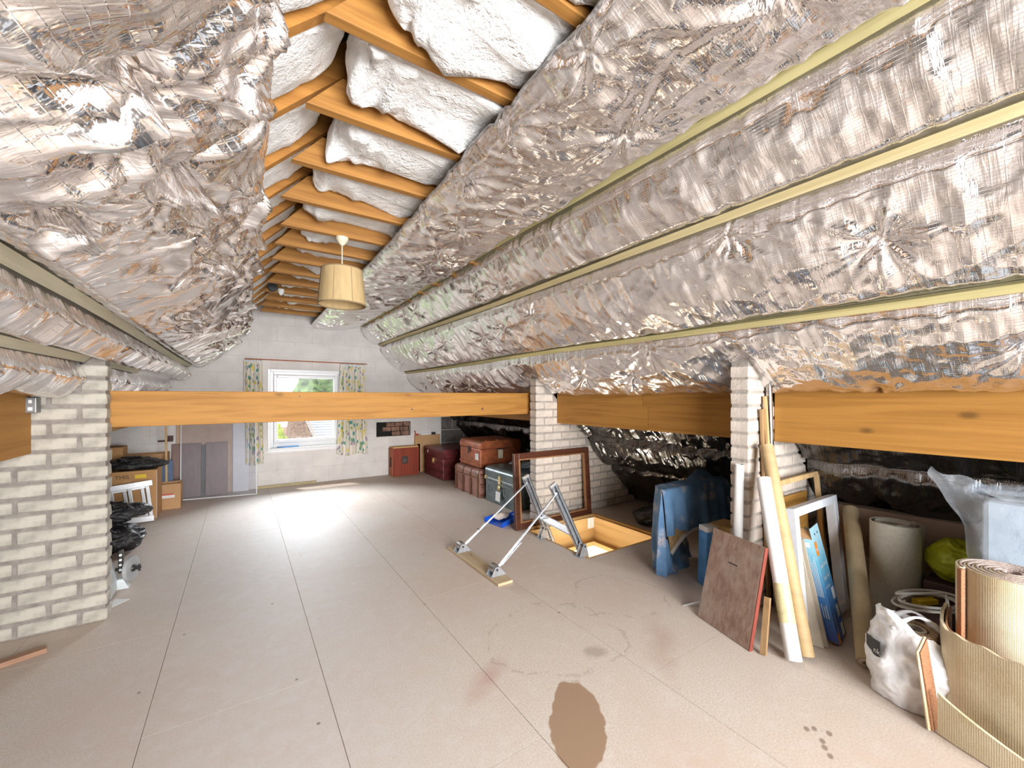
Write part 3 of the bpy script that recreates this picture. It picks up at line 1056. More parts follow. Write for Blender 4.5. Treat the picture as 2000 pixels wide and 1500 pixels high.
for k in range(NC - 1):
    y0, y1 = CY[k] + 0.025, CY[k + 1] - 0.025
    CZ = czf((y0 + y1) / 2)
    near = max(0.0, 1 - k / 5.0)
    wool_bay(y0, y1, 0.33 + rng.uniform(-0.03, 0.03), 1.04 + rng.uniform(-0.02, 0.02), CZ + 0.055 - 0.05 * near * (1 if k < 2 else 0.5) + rng.uniform(0, 0.015), 0.17, k * 3.1, 0.035 + 0.03 * near,
             'wool_batt', 'white glass wool batt lying between the %s and %s collar ties' % (ORD[k], ORD[k + 1]), 'wool batts over the collar ties')
    # bay of the left slope: a curved pad tucked above the foil edge
    ys0, ys1 = CY[k] + 0.07, CY[k + 1] - 0.002
    xa, xb = -0.12, 0.30
    mb_y0 = ys0
    wool_bay(ys0, ys1, xa, xb, zl((xa + xb) / 2) + 0.035 - 0.02 * near, 0.10, k * 2.3 + 50, 0.022, 'rafter_wool_pad',
             'white wool pad between sloping rafters left of the %s collar tie gap' % ORD[k], 'wool pads between the left rafters', slope=1.0)
    # bay on the right, rolled edge above the foil
    if k < 6:
        wool_bay(y0, y1, 1.12, 1.42, CZ + 0.02, 0.13, k * 1.3 + 90, 0.03, 'wool_roll',
                 'rolled white wool end beside the right foil edge, %s bay from the camera' % ORD[k], 'rolled wool ends')

# ---- foil linings -------------------------------------------------------------


def poly_profile(pts, n):
    pts = np.array(pts, float)
    d = np.linalg.norm(np.diff(pts, axis=0), axis=1)
    s_ = np.concatenate([[0], np.cumsum(d)])
    S = s_[-1]
    q = np.linspace(0, S, n)
    x = np.interp(q, s_, pts[:, 0])
    z = np.interp(q, s_, pts[:, 1])
    return q, x, z, s_


def foil(name, prof, nrm_sign, y0, y1, ny, ns, strips, staples, seed, mat, fold_amp, gather, crump=1.0, edge_wave=0.0, top_free=False, pins=(), press=False, zrow=None, rays=(0, 0, 0, 0, 0)):
    q, x, z, sk = poly_profile(prof, ns)
    Y, S = np.meshgrid(np.linspace(y0, y1, ny), q, indexing='ij')
    # normals of the profile, smoothed
    tx, tz = np.gradient(x), np.gradient(z)
    ker = np.ones(9) / 9
    pad_ = lambda a: np.convolve(np.pad(a, 4, mode='edge'), ker, mode='valid')
    tx, tz = pad_(tx), pad_(tz)
    ln = np.hypot(tx, tz)
    nx, nz = nrm_sign * tz / ln, -nrm_sign * tx / ln
    D = np.zeros_like(Y)
    dist = np.full_like(S, 9.0)
    for i in range(len(sk) - 1):
        a, b2 = sk[i], sk[i + 1]
        m = (S >= a) & (S <= b2)
        tt = np.clip((S - a) / (b2 - a), 0, 1)
        amp = strips[i] * (0.55 + 0.9 * vn(Y * 1.3 + i * 7, S * 0.7, seed + 20))
        D += np.where(m, amp * np.sin(np.pi * tt) ** 0.8, 0)
    for a in sk[(0 if not top_free else 1):]:
        dist = np.minimum(dist, np.abs(S - a))
    hold = np.ones_like(Y)
    for (sy, ss, rr_) in pins:
        hold *= 1 - 0.95 * np.exp(-(((Y - sy) / 0.16) ** 2 + ((S - ss) / rr_) ** 2))
    star = np.zeros_like(Y)
    r2 = np.random.RandomState(seed)
    for (sy, ss) in staples:
        dy, ds = Y - sy, S - ss
        rr = np.hypot(dy, ds)
        th_ = np.arctan2(ds, dy)
        hold *= 1 - 0.85 * np.exp(-(rr / 0.085) ** 2)
        ph, nf = r2.rand() * 6, r2.randint(4, 7)
        wob = 0.9 * vn(rr * 9 + sy * 3, th_ * 0 + ss, seed + 3)
        f = (1 - np.abs(np.sin(th_ * nf * 0.5 + ph + wob))) ** 1.3 + 0.7 * (1 - np.abs(np.sin(th_ * (nf + 5) * 0.5 + ph * 2 - wob))) ** 1.2
        star += np.minimum(rr / 0.03, 1) * np.exp(-rr / 0.17) * f * 0.028
    D = D * hold + star
    ys_ = Y[:, 0]
    for (sy, ss) in staples:      # tension creases fanning out of each staple
        for k in range(rays[0]):
            an = rays[1] + r2.uniform(-rays[2], rays[2])
            L0 = rays[3] * r2.uniform(0.5, 1.4)
            i0, i1 = np.searchsorted(ys_, [sy - L0 * 2.2, sy + L0 * 2.2])
            if i1 - i0 < 3:
                continue
            dy, ds = Y[i0:i1] - sy, S[i0:i1] - ss
            al = dy * math.cos(an) + ds * math.sin(an)
            pe = np.abs(-dy * math.sin(an) + ds * math.cos(an) + 0.10 * (k % 3 - 1) * al * al)
            wd_ = 0.010 + 0.085 * np.clip(al, 0, 1)
            D[i0:i1] += rays[4] * r2.uniform(0.5, 1.2) * np.clip(1 - pe / wd_, 0, 1) * np.clip(al / 0.03, 0, 1) * np.exp(-np.clip(al, 0, 9) / L0) * np.clip((S[i0:i1] - 0.015) / 0.09, 0, 1)
    edge = np.clip(dist / 0.05, 0, 1)
    # gathers running down the slope
    warp = 0.10 * (vn(Y * 2.1, S * 2.2, seed + 5) - 0.5) + 0.25 * S * (vn(Y * 0.7 + 9, S * 0.0 + 3, seed + 6) - 0.5)
    g1 = rg((Y + warp) * 6.5, S * 0.7, seed + 7) ** 2
    g2 = rg((Y + warp) * 15, S * 1.2 + 4, seed + 8) ** 2
    g3 = rg((Y + warp * 1.3) * 31, S * 3.2 + 9, seed + 9)
    D += fold_amp * (g1 * 0.5 + g2 * 0.36 + g3 * 0.15) * (0.25 + 0.75 * edge) * (0.35 + 1.2 * vn(Y * 1.6 + 5, S * 1.6, seed + 13))
    D += gather * rg(Y * 24, S * 3.0, seed + 10) * np.exp(-dist / 0.10) * np.clip(dist / 0.012, 0, 1)
    # crumple: facets in every direction
    c1 = rg(Y * 5.5 + S * 3.1, S * 6 - Y * 2.3, seed + 11)
    c2 = rg(Y * 12 - S * 5, S * 11 + Y * 6, seed + 12)
    c3 = rg(Y * 27 + S * 11, S * 25 - Y * 13, seed + 14)
    D += crump * (0.016 * c1 + 0.009 * c2 + 0.0034 * c3) * (0.3 + 0.7 * edge)
    db = np.full_like(S, 9.0)
    for a in sk[1:-1]:
        db = np.minimum(db, np.abs(S - a))
    if top_free:
        D *= 0.25 + 0.75 * np.clip(S / 0.12, 0, 1)
    if press:
        q_ = np.clip(db / 0.075, 0, 1)
        D *= q_ * q_ * (3 - 2 * q_)
    P = np.stack([x[None, :] + nx[None, :] * D, Y, z[None, :] + nz[None, :] * D], axis=2)
    if zrow is not None:
        P[..., 2] += zrow(Y) * np.clip(1 - S / sk[1], 0, 1)
    if edge_wave:
        e = np.exp(-(q[-1] - S) / 0.10)
        lob = edge_wave * (vn(Y * 3.2, S * 0 + 1, seed + 15) - 0.25)
        P[..., 2] -= e * lob
        P[..., 0] += -nrm_sign * e * lob * 0.35
    me = bpy.data.meshes.new(name)
    idx = np.arange(ny * ns).reshape(ny, ns)
    F_ = np.stack([idx[:-1, :-1], idx[1:, :-1], idx[1:, 1:], idx[:-1, 1:]], axis=-1).reshape(-1, 4)
    if nrm_sign < 0:
        F_ = F_[:, ::-1]
    me.vertices.add(ny * ns)
    me.vertices.foreach_set('co', P.reshape(-1).astype(np.float32))
    nf_ = len(F_)
    me.loops.add(nf_ * 4)
    me.polygons.add(nf_)
    me.loops.foreach_set('vertex_index', F_.reshape(-1).astype(np.int32))
    me.polygons.foreach_set('loop_start', (np.arange(nf_) * 4).astype(np.int32))
    me.update(calc_edges=True)
    me.polygons.foreach_set('use_smooth', [True] * nf_)
    uvl = me.uv_layers.new(name='UVMap')
    UV = np.stack([Y, S], axis=2).reshape(-1, 2)[F_.reshape(-1)]
    uvl.data.foreach_set('uv', UV.reshape(-1).astype(np.float32))
    me.materials.append(mat)
    me.validate()
    me.update()
    o = bpy.data.objects.new(name, me)
    COL.objects.link(o)
    WLOC[o] = V(0, 0, 0)
    return o


def cz_arr(Y):
    return np.interp(Y, [1.3, 2.87, 7.0], [2.355, 2.292, 2.285])


def hem_mesh(o, ns):
    """stitched hem tape along the upper edge of the foil"""
    co = np.zeros(len(o.data.vertices) * 3, dtype=np.float32)
    o.data.vertices.foreach_get('co', co)
    e = co.reshape(-1, ns, 3)[::4, 0]
    h = MB().tube([tuple(p) for p in e], 0.006, 6).build('edge_hem', M_hem, o, smooth='all')
    return h


B1, B2, B3 = (1.52, 2.325), (1.807, 2.043), (2.22, 1.63)
r3 = np.random.RandomState(3)
PR = [(0.83, 2.342), B1, B2, B3, (2.715, 1.29)]
_, _, _, skr = poly_profile(PR, 10)
st = [(0.91, 0.06), (1.32, 0.03), (1.75, 0.05), (2.22, 0.29), (2.77, 0.38), (3.02, 0.39), (2.2, 0.03), (1.1, 0.45), (0.5, 0.35), (0.5, 1.37), (2.05, 2.0), (0.68, 2.29), (0.98, 1.15), (1.75, 1.72), (0.2, 1.95)]
for k in range(5, 15):
    for i in range(4):
        if r3.rand() < 0.62:
            st.append((0.475 + 0.425 * k + r3.uniform(-0.06, 0.06), skr[i] + (skr[i + 1] - skr[i]) * r3.uniform(0.3, 0.75)))
fr = foil('foil_lining', PR, 1, -1.65, W - 0.012, 860, 250, [0.03, 0.045, 0.06, 0.065], st, 40, M_foil_r, 0.030, 0.012, 1.0, 0.03, pins=((1.23, 1.95, 0.25), (3.27, 1.95, 0.25)), press=True, zrow=lambda Y: cz_arr(Y) - 2.35, rays=(9, 0.0, 3.14, 0.13, 0.020))
hem_mesh(fr, 250)
tag(fr, 'crinkled silver foil lining on the right roof slope, held by three battens', 'foil')
PL = [(0.075, 2.235), (-0.545, 1.632), (-0.716, 1.455), (-0.885, 1.283)]
_, _, _, skl = poly_profile(PL, 10)
st = [(1.45, 0.05), (1.47, 0.39), (1.86, 0.35), (2.39, 0.32), (1.44, 0.68), (1.05, 0.44), (1.05, 0.06), (2.05, 0.06), (2.6, 0.04)]
for k in range(5, 14):
    st.append((0.5 + 0.425 * k, r3.uniform(0.02, 0.08)))
    if r3.rand() < 0.6:
        st.append((0.5 + 0.425 * k, r3.uniform(0.25, 0.7)))
fl_ = foil('foil_lining', PL, -1, -1.65, W - 0.012, 860, 180, [0.065, 0.03, 0.035], st, 60, M_foil_l, 0.07, 0.012, 0.36, 0.05, top_free=True, press=True, rays=(11, 1.5, 1.1, 0.36, 0.040))
tag(fl_, 'draped silver foil lining hanging in folds on the left roof slope', 'foil')

# stitched hem along the upper right edge of the foil
# ---- battens over the foil
for (nm, pt, lab, m_, y1_, sg) in (
        ('b', (B1[0], B1[1]), 'uppermost yellowish batten along the right foil slope', M_batten_g, W - 0.02, 1),
        ('b', B2, 'middle pale timber batten along the right foil slope', M_batten, W - 0.02, 1),
        ('b', B3, 'lowest yellowish batten along the right foil slope', M_batten_g, W - 0.02, 1),
        ('b', (-0.545, 1.632), 'upper grey green batten along the left foil slope', M_batten_l, W - 0.02, -1),
        ('b', (-0.716, 1.455), 'lower short pale batten on the left foil slope', M_batten_l, 4.45, -1)):
    n_ = V(-sg, 0, -1).normalized()
    hw, ht = (0.019, 0.020) if sg > 0 else (0.023, 0.024)
    t2 = V(sg, 0, -1).normalized()
    p = V(pt[0], 0, pt[1]) + n_ * 0.003
    pts_y = np.linspace(-1.6, y1_, 24)
    mb = MB()
    rows = []
    for yy in pts_y:
        wv = 0.008 * math.sin(yy * 1.3 + pt[0] * 9) + rng.uniform(-0.001, 0.001)
        c = V(p.x, yy, p.z) + t2 * wv
        rows.append([c - t2 * hw, c + t2 * hw, c + t2 * hw + n_ * ht, c - t2 * hw + n_ * ht])
    mb.grid(np.array(rows)[:, ::sg], wrap=True)
    mb.f.append(tuple(range(4)) if sg < 0 else (3, 2, 1, 0))
    nn = len(mb.v)
    mb.f.append((nn - 1, nn - 2, nn - 3, nn - 4) if sg < 0 else (nn - 4, nn - 3, nn - 2, nn - 1))
    solid('roof_batten', mb, m_, lab, 'batten')

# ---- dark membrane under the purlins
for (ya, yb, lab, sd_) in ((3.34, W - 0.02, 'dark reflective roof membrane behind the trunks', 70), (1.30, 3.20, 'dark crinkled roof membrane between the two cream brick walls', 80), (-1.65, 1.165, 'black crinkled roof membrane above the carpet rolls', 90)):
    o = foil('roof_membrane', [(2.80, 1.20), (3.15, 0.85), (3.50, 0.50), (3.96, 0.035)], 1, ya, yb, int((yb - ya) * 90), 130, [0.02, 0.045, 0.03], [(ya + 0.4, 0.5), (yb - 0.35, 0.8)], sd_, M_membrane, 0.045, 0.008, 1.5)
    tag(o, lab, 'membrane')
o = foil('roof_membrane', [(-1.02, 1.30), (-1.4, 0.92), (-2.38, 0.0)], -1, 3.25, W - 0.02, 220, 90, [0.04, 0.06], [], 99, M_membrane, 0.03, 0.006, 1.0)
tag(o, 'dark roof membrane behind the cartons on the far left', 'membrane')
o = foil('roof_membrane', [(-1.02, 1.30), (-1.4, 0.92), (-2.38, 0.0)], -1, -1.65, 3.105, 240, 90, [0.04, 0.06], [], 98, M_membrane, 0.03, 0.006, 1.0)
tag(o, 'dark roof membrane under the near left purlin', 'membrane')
#@@OBJECTS
# ================================================================== OBJECTS


def vsub(a, b): return Vector(a) - Vector(b)


def crumple(P, amp, f, seed):
    """push grid points about with 3D noise"""
    Q = P.copy()
    for i in range(P.shape[0]):
        for j in range(P.shape[1]):
            p = P[i, j]
            a = n3(p, f, seed) + 0.5 * n3(p, f * 2.3, seed + 2)
            b = n3(p, f, seed + 7) + 0.5 * n3(p, f * 2.3, seed + 9)
            c = n3(p, f, seed + 13) + 0.5 * n3(p, f * 2.3, seed + 15)
            Q[i, j] = p + amp * np.array((a, b, c))
    return Q


def blob(c, r, seed, amp, f, nu=30, nv=36, ex=1.0, flat=None):
    P = np.zeros((nu, nv, 3))
    for i in range(nu):
        u = math.pi * (0.004 + 0.992 * i / (nu - 1))
        for j in range(nv):
            v = 2 * math.pi * j / nv
            q = math.sin(u) ** ex
            P[i, j] = (c[0] + r[0] * q * math.cos(v), c[1] + r[1] * q * math.sin(v), c[2] - r[2] * math.copysign(abs(math.cos(u)) ** ex, math.cos(u)))
    P = crumple(P, amp, f, seed)
    if flat is not None:
        P[..., 2] = np.maximum(P[..., 2], flat)
    return P


def bag_blob(c, r, seed, flat=None, k=1.0, nu=70, nv=84):
    """crumpled plastic sack: an uneven body covered in sharp creases"""
    P = blob(c, r, seed, 0.22 * min(r), 4.5, nu, nv)
    C = np.array(c)
    for i in range(nu):
        for j in range(nv):
            p = P[i, j]
            d = (p - C) / (np.linalg.norm(p - C) + 1e-6)
            q = (p[0], p[1], p[2] * 1.4)
            h = 0.034 * (0.35 - abs(n3(q, 8, seed))) + 0.020 * (0.3 - abs(n3(q, 17, seed + 4))) + 0.010 * (0.3 - abs(n3(q, 36, seed + 8)))
            P[i, j] = p + d * h * 1.6 * k
    if flat is not None:
        P[..., 2] = np.maximum(P[..., 2], flat)
    return P


def carton(name, label, x0, x1, y0, y1, z0, z1, mat, group=None, flap=True, open_top=False, rot=0.0):
    t_ = thing(name, label, 'box', ((x0 + x1) / 2, (y0 + y1) / 2, z0), group)
    if open_top:
        w_ = 0.006
        mb = MB().box(x0, x1, y0, y1, z0, z0 + w_).box(x0, x1, y0, y0 + w_, z0 + w_, z1).box(x0, x1, y1 - w_, y1, z0 + w_, z1).box(x0, x0 + w_, y0 + w_, y1 - w_, z0 + w_, z1).box(x1 - w_, x1, y0 + w_, y1 - w_, z0 + w_, z1)
        mb.build('carton_body', mat, t_)
    else:
        B(x0, x1, y0, y1, z0, z1).build('carton_body', mat, t_, bevel=0.004)
    t_.rotation_euler.z = rot
    return t_


# ---------------- window dressing
CY_ = W - 0.055


def curtain(xa, xb, za, zb, label, seed, flare):
    t_ = thing('curtain', label, 'curtain', ((xa + xb) / 2, CY_, za))
    n, m = 70, 24
    P = np.zeros((n, m, 3))
    for i in range(n):
        u = i / (n - 1)
        for j in range(m):
            v = j / (m - 1)
            x = xa + (xb - xa) * u + flare * v * (u - 0.5) * 0.25
            y = CY_ + 0.022 * math.sin(u * 2 * math.pi * 4.5 + seed + 0.5 * math.sin(v * 3 + seed)) * (0.6 + 0.5 * v)
            P[i, j] = (x, y, zb + (za - zb) * v + 0.012 * math.sin(u * 9 + seed) * v)
    MB().sheet(P, 0.003).build('fabric', M_curtain, t_, smooth='all')
    n = 60
    P = np.zeros((n, 5, 3))
    for i in range(n):
        u = i / (n - 1)
        for j in range(5):
            P[i, j] = (xa + (xb - xa) * u, CY_ - 0.012 + 0.02 * math.sin(u * 2 * math.pi * 7 + seed) - 0.004, zb + 0.028 - 0.03 * j / 4)
    MB().sheet(P, 0.004).build('heading', M_white, t_, smooth='all', label='gathered white heading tape')
    for k in range(5):
        x = xa + (xb - xa) * (k + 0.5) / 5
        ring = [(x, CY_ + 0.012 * math.cos(a), zb + 0.037 + 0.012 * math.sin(a)) for a in np.linspace(0, 2 * math.pi, 10, endpoint=False)]
        MB().tube(ring, 0.002, 5, closed=True).build('curtain_ring', M_band, t_)


rail = solid('curtain_rail', MB().tube([(0.04, CY_, 1.735), (1.60, CY_, 1.730)], 0.007, 8), M_orwood, 'thin reddish brown curtain rail above the window', 'rail', smooth=True)
for x in (0.12, 0.78, 1.53):
    MB().bar((x, CY_, 1.735), (x, W - 0.001, 1.735), 0.012, 0.012).build('rail_bracket', M_brass, None).parent = rail
    b_ = bpy.context.scene.collection.objects[-1]
    b_.location = -WLOC[rail]
curtain(0.035, 0.235, 0.33, 1.69, 'narrow floral curtain on the left of the window, behind the plastic sheet', 0.3, 0.1)
curtain(1.215, 1.56, 0.37, 1.685, 'wide floral curtain on the right of the window', 1.7, 0.35)
solid('paper_pad', MB().obox((0.42, W - 0.035, 0.532), (0.26, 0.01, 0), (-0.01, 0.07, 0), (0, 0, 0.012)), M_bluepaper, 'flat blue packet lying on the window sill', 'packet')

# ---------------- outside the window
solid('garden_ground', B(-40, 60, W + 3, 70, -4.2, -4.0), M_grass, 'green garden ground seen far below the window', 'ground')['kind'] = 'structure'
hs = thing('neighbour_house', 'slate roofed brick house seen through the window', 'house', (4, 19, -4.0))
B(1.2, 9.0, 17.5, 24.0, -4.0, -0.35).build('house_wall', M_redbrick, hs)
rf = MB()
rf.prism([(2.05, 17.2, -0.45), (9.2, 17.2, -0.45), (9.2, 20.8, 0.75), (2.05, 20.8, 0.75)], (0, 0, 0.06))
roof = rf.build('roof', M_slate, hs)
for k in range(14):
    f = k / 14
    f2 = (k + 1) / 14
    MB().prism([(2.05, 17.2 + 3.6 * f, -0.38 + 1.2 * f), (9.2, 17.2 + 3.6 * f, -0.38 + 1.2 * f), (9.2, 17.2 + 3.6 * f2, -0.38 + 1.2 * f2 - 0.02), (2.05, 17.2 + 3.6 * f2, -0.38 + 1.2 * f2 - 0.02)], (0, 0, 0.03)).build('slate_course', M_slate, roof)
MB().prism([(1.45, 17.1, -0.5), (2.35, 17.1, -0.5), (1.98, 17.1, 0.42), (1.55, 17.1, 0.42)], (0, 1.2, 0)).build('brick_gable', M_redbrick, hs)
MB().bar((2.45, 17.08, -0.5), (2.05, 17.08, 0.46), 0.10, 0.06, (0, 1, 0)).build('verge_board', plain('pinkish verge', (0.55, 0.40, 0.35)), hs)


def tree(c, r, seed, mat, label, name='tree'):
    t_ = thing(name, label, 'tree', (c[0], c[1], -4.0))
    MB().tube([(c[0], c[1], -4.0), (c[0], c[1], c[2])], 0.18, 8).build('trunk', M_bark, t_)
    P = blob(c, r, seed, r[0] * 0.28, 2.2 / r[0], 40, 48)
    MB().grid(P[:, ::-1], wrap=True).build('foliage', mat, t_)


tree((4.6, 27, 0.9), (1.9, 1.5, 2.6), 3.0, M_leaf, 'rounded dark green tree showing above the slate roof')
tree((0.75, 15.2, -0.75), (0.55, 0.5, 1.25), 6.0, M_leaf2, 'bright yellow green shrub left of the brick gable', 'shrub')

# ---------------- small things near the window wall
solid('floor_batten', MB().bar((0.17, 6.42, 0.016), (0.90, 6.425, 0.016), 0.032, 0.028), M_batten, 'loose timber strip lying on the floor under the window', 'timber')
rbx = thing('wooden_wall_box', 'red stained wooden box with square metal plate standing by the wall hole', 'box', (2.15, 6.33, 0))
B(1.945, 2.365, 6.235, 6.40, 0.001, 0.43).build('front_panel', M_redwood, rbx, bevel=0.003)
B(1.935, 1.944, 6.236, 6.40, 0.001, 0.43).build('end_panel', M_orwood, rbx)
B(1.95, 2.36, 6.25, 6.41, 0.431, 0.452).build('top_board', M_pine_x, rbx)
pl_ = B(2.09, 2.18, 6.229, 6.2345, 0.19, 0.30).build('metal_plate', M_iron, rbx)
B(2.107, 2.163, 6.225, 6.2285, 0.21, 0.28).build('plate_centre', M_chrome, pl_)
B(1.9335, 1.9348, 6.28, 6.34, 0.14, 0.29).build('handle_slot', M_dark, rbx)
solid('grey_board', B(2.40, 2.445, 6.40, 6.425, 0.001, 0.46), M_card_g, 'narrow grey board standing between red box and maroon trunk', 'board')
bx = carton('cardboard_box', 'small tan box behind the maroon trunk with oddments on top', 2.36, 2.80, 6.40, 6.445, 0.001, 0.60, M_card2)
solid('red_handle_tool', MB().tube([(2.37, 6.42, 0.615), (2.43, 6.42, 0.615)], 0.012, 8).tube([(2.38, 6.42, 0.62), (2.36, 6.41, 0.68)], 0.008, 6), M_red, 'red handled tool on the tan box', 'tool')
solid('white_tray', B(2.46, 2.62, 6.405, 6.44, 0.601, 0.628), M_white, 'white tray lying on the tan box', 'tray')
solid('black_gadget', B(2.66, 2.72, 6.405, 6.44, 0.601, 0.64), M_black, 'small black gadget on the tan box', 'gadget')
solid('wall_bracket', MB().box(-0.83, -0.69, W - 0.05, W - 0.003, 0.69, 0.71).box(-0.74, -0.69, W - 0.04, W - 0.003, 0.711, 0.76), M_mahog, 'small dark wood bracket fixed to the wall on the far left', 'bracket')


# ---------------- trunks
def rounded_profile(x0, x1, z0, z1, r, n=5):
    pts = [(x0, z0), (x1, z0)]
    for k in range(n + 1):
        a = math.pi / 2 * k / n
        pts.append((x1 - r + r * math.cos(a), z1 - r + r * math.sin(a)))
    for k in range(n + 1):
        a = math.pi / 2 * k / n
        pts.append((x0 + r - r * math.sin(a), z1 - r + r * math.cos(a)))
    return pts


def trunk(name, label, x0, x1, y0, y1, z0, h, lid, mat, r=0.05, parts=None):
    t_ = thing(name, label, 'trunk', ((x0 + x1) / 2, (y0 + y1) / 2, z0))
    zb = z0 + h - lid
    B(x0, x1, y0, y1, z0 + 0.001, zb - 0.003).build('body', mat, t_, bevel=0.012)
    pr = rounded_profile(x0 - 0.006, x1 + 0.006, zb, z0 + h, r)
    MB().prism([(x, y0 - 0.006, z) for x, z in pr], (0, y1 - y0 + 0.012, 0)).build('lid', mat, t_, smooth=True, bevel=0.006)
    return t_


T = trunk('maroon_trunk', 'maroon tin trunk against the window wall beside the red box', 2.46, 3.02, 5.52, 6.22, 0, 0.45, 0.13, M_maroon)
for z in (0.10, 0.125, 0.235):
    B(2.448, 2.459, 5.53, 6.21, z, z + 0.009).build('pressed_rib', M_maroon, T)
    B(2.47, 3.01, 5.508, 5.519, z, z + 0.009).build('pressed_rib', M_maroon, T)
lt = B(2.446, 2.4595, 5.85, 5.90, 0.22, 0.30).build('lock_plate', M_brass, T)
B(2.44, 2.4455, 5.865, 5.885, 0.24, 0.28).build('hasp', M_brass, lt)
for y in (5.56, 6.16):
    MB().lathe([(0.001, 0), (0.012, 0), (0.009, 0.006), (0.001, 0.008)], (2.62 + (y - 5.5), 5.513, 0.40), 10, (0, -1, 0)).build('stud', M_chrome, T)
B(2.447, 2.4535, 6.08, 6.085, 0.36, 0.40).build('chalk_mark', M_white, T)

T = trunk('banded_trunk', 'brown trunk with dark wooden bands carrying the orange trunk', 2.42, 3.02, 4.36, 5.02, 0, 0.335, 0.10, M_brownfib, 0.045)
for y in (4.375, 4.57, 4.78, 4.985):
    pr = [(2.400, 0.004), (2.400, 0.29), (2.418, 0.330), (2.455, 0.342), (2.99, 0.342), (2.99, 0.336), (2.46, 0.336), (2.432, 0.320), (2.4135, 0.287), (2.4135, 0.004)]
    MB().prism([(x, y - 0.011, z) for x, z in pr], (0, 0.022, 0)).build('wooden_band', M_band, T)
for y in (4.47, 4.68, 4.89):
    B(2.403, 2.4135, y - 0.085, y + 0.085, 0.222, 0.232).build('lid_edging', M_brownfib, T)
for z in (0.02, 0.15, 0.27):
    B(2.43, 2.52, 4.349, 4.3535, z, z + 0.02).build('corner_plate', M_band, T)
T = trunk('orange_trunk', 'orange brown tin trunk stacked on the banded trunk', 2.47, 3.08, 4.42, 4.98, 0.344, 0.335, 0.10, M_orange, 0.06)
B(2.458, 2.4685, 4.43, 4.97, 0.38, 0.40).build('pressed_rib', M_orange, T)
for z in (0.40, 0.545):
    B(2.48, 3.07, 4.408, 4.4195, z, z + 0.012).build('pressed_rib', M_orange, T)
lk = B(2.452, 2.4635, 4.68, 4.72, 0.53, 0.60).build('hasp', M_black, T)
B(2.444, 2.4515, 4.688, 4.712, 0.505, 0.535).build('padlock', M_iron, lk)
B(2.4655, 2.4685, 4.47, 4.55, 0.44, 0.52).build('paper_label', M_white, T)
B(2.72, 2.79, 4.404, 4.4075, 0.45, 0.56).build('luggage_tag', M_tag, T)
MB().tube([(2.68, 4.405, 0.585), (2.70, 4.392, 0.572), (2.84, 4.392, 0.572), (2.86, 4.405, 0.585)], 0.008, 6).build('handle', M_leather, T)
for x in (2.56, 2.72, 2.88):
    MB().lathe([(0.001, 0), (0.014, 0), (0.01, 0.008), (0.001, 0.010)], (x, 4.45, 0.680), 8).build('stud', M_orange, T)
solid('silver_can', MB().lathe([(0.001, 0), (0.022, 0), (0.022, 0.10), (0.001, 0.10)], (2.50, 5.03 - 0.13, 0.366), 14, (0.5, 0.86, 0), (0, 0, 1)), M_chrome, 'small silver can lying on the banded trunk', 'can', smooth=True)

T = trunk('green_trunk', 'dark green tin trunk with brass padlock and white tag', 2.44, 3.02, 3.60, 4.24, 0, 0.415, 0.125, M_green, 0.06)
for z in (0.272, 0.288):
    MB().tube([(2.434, 3.60, z), (2.434, 4.24, z)], 0.006, 6).build('rim_bead', M_green_hi, T)
for (ya, yb) in ((3.66, 3.83), (3.99, 4.18)):
    for (e, zz) in ((0.0, 0.235), (0.012, 0.21), (0.012, 0.12), (0.0, 0.095)):
        MB().tube([(2.436, ya + e + 0.02, zz), (2.436, yb - e, zz)], 0.004, 6).build('pressed_bead', M_green_hi, T)
    MB().tube([(2.436, yb - 0.012, 0.21), (2.436, yb - 0.0, 0.19), (2.436, yb - 0.0, 0.14), (2.436, yb - 0.012, 0.12)], 0.004, 6).build('pressed_bead', M_green_hi, T)
hp = B(2.422, 2.4335, 3.885, 3.925, 0.245, 0.335).build('hasp', M_brass, T)
MB().lathe([(0.001, 0), (0.016, 0), (0.018, 0.02), (0.014, 0.045), (0.001, 0.045)], (2.418, 3.905, 0.185), 12).build('padlock', M_brass, hp)
mb = MB().prism([(2.412, 3.86, 0.165), (2.408, 3.95, 0.165), (2.402, 3.952, 0.06), (2.405, 3.862, 0.055)], (-0.0015, 0, 0))
mb.build('paper_tag', M_white, T)
for y in (3.61, 4.215):
    B(2.424, 2.4335, y - 0.012, y + 0.018, 0.262, 0.30).build('corner_clip', M_brass, T)
for k in range(4):
    MB().lathe([(0.001, 0), (0.008, 0), (0.006, 0.006), (0.001, 0.007)], (2.55 + 0.11 * k, 3.64, 0.415), 8).build('stud', M_iron, T)
solid('clear_wrap', MB().sheet(crumple(np.array([[(2.62 + 0.035 * i, 3.62 + 0.05 * j, 0.445 + 0.04 * math.sin(i * 1.1) * math.cos(j * 0.9)) for j in range(9)] for i in range(12)]), 0.012, 9, 4.0), 0.001), M_polybag, 'crumpled clear wrapping lying on the green trunk', 'wrapping', smooth='all')

# ---------------- dark wooden frame behind the hatch
fr_ = thing('picture_frame', 'empty dark mahogany frame standing on edge beside the hatch', 'frame', (2.6, 3.10, 0))
fx0, fx1, fz0, fz1, fy = 2.10, 3.06, 0.002, 0.70, 3.085
wd = 0.055
lean = 0.07


def fpt(x, z, dy=0.0):
    return V(x + 0.02 * z / 0.7, fy + lean * z / 0.7 + dy, z)


def frame_bar(a, b, inner, m1, m2):
    pass


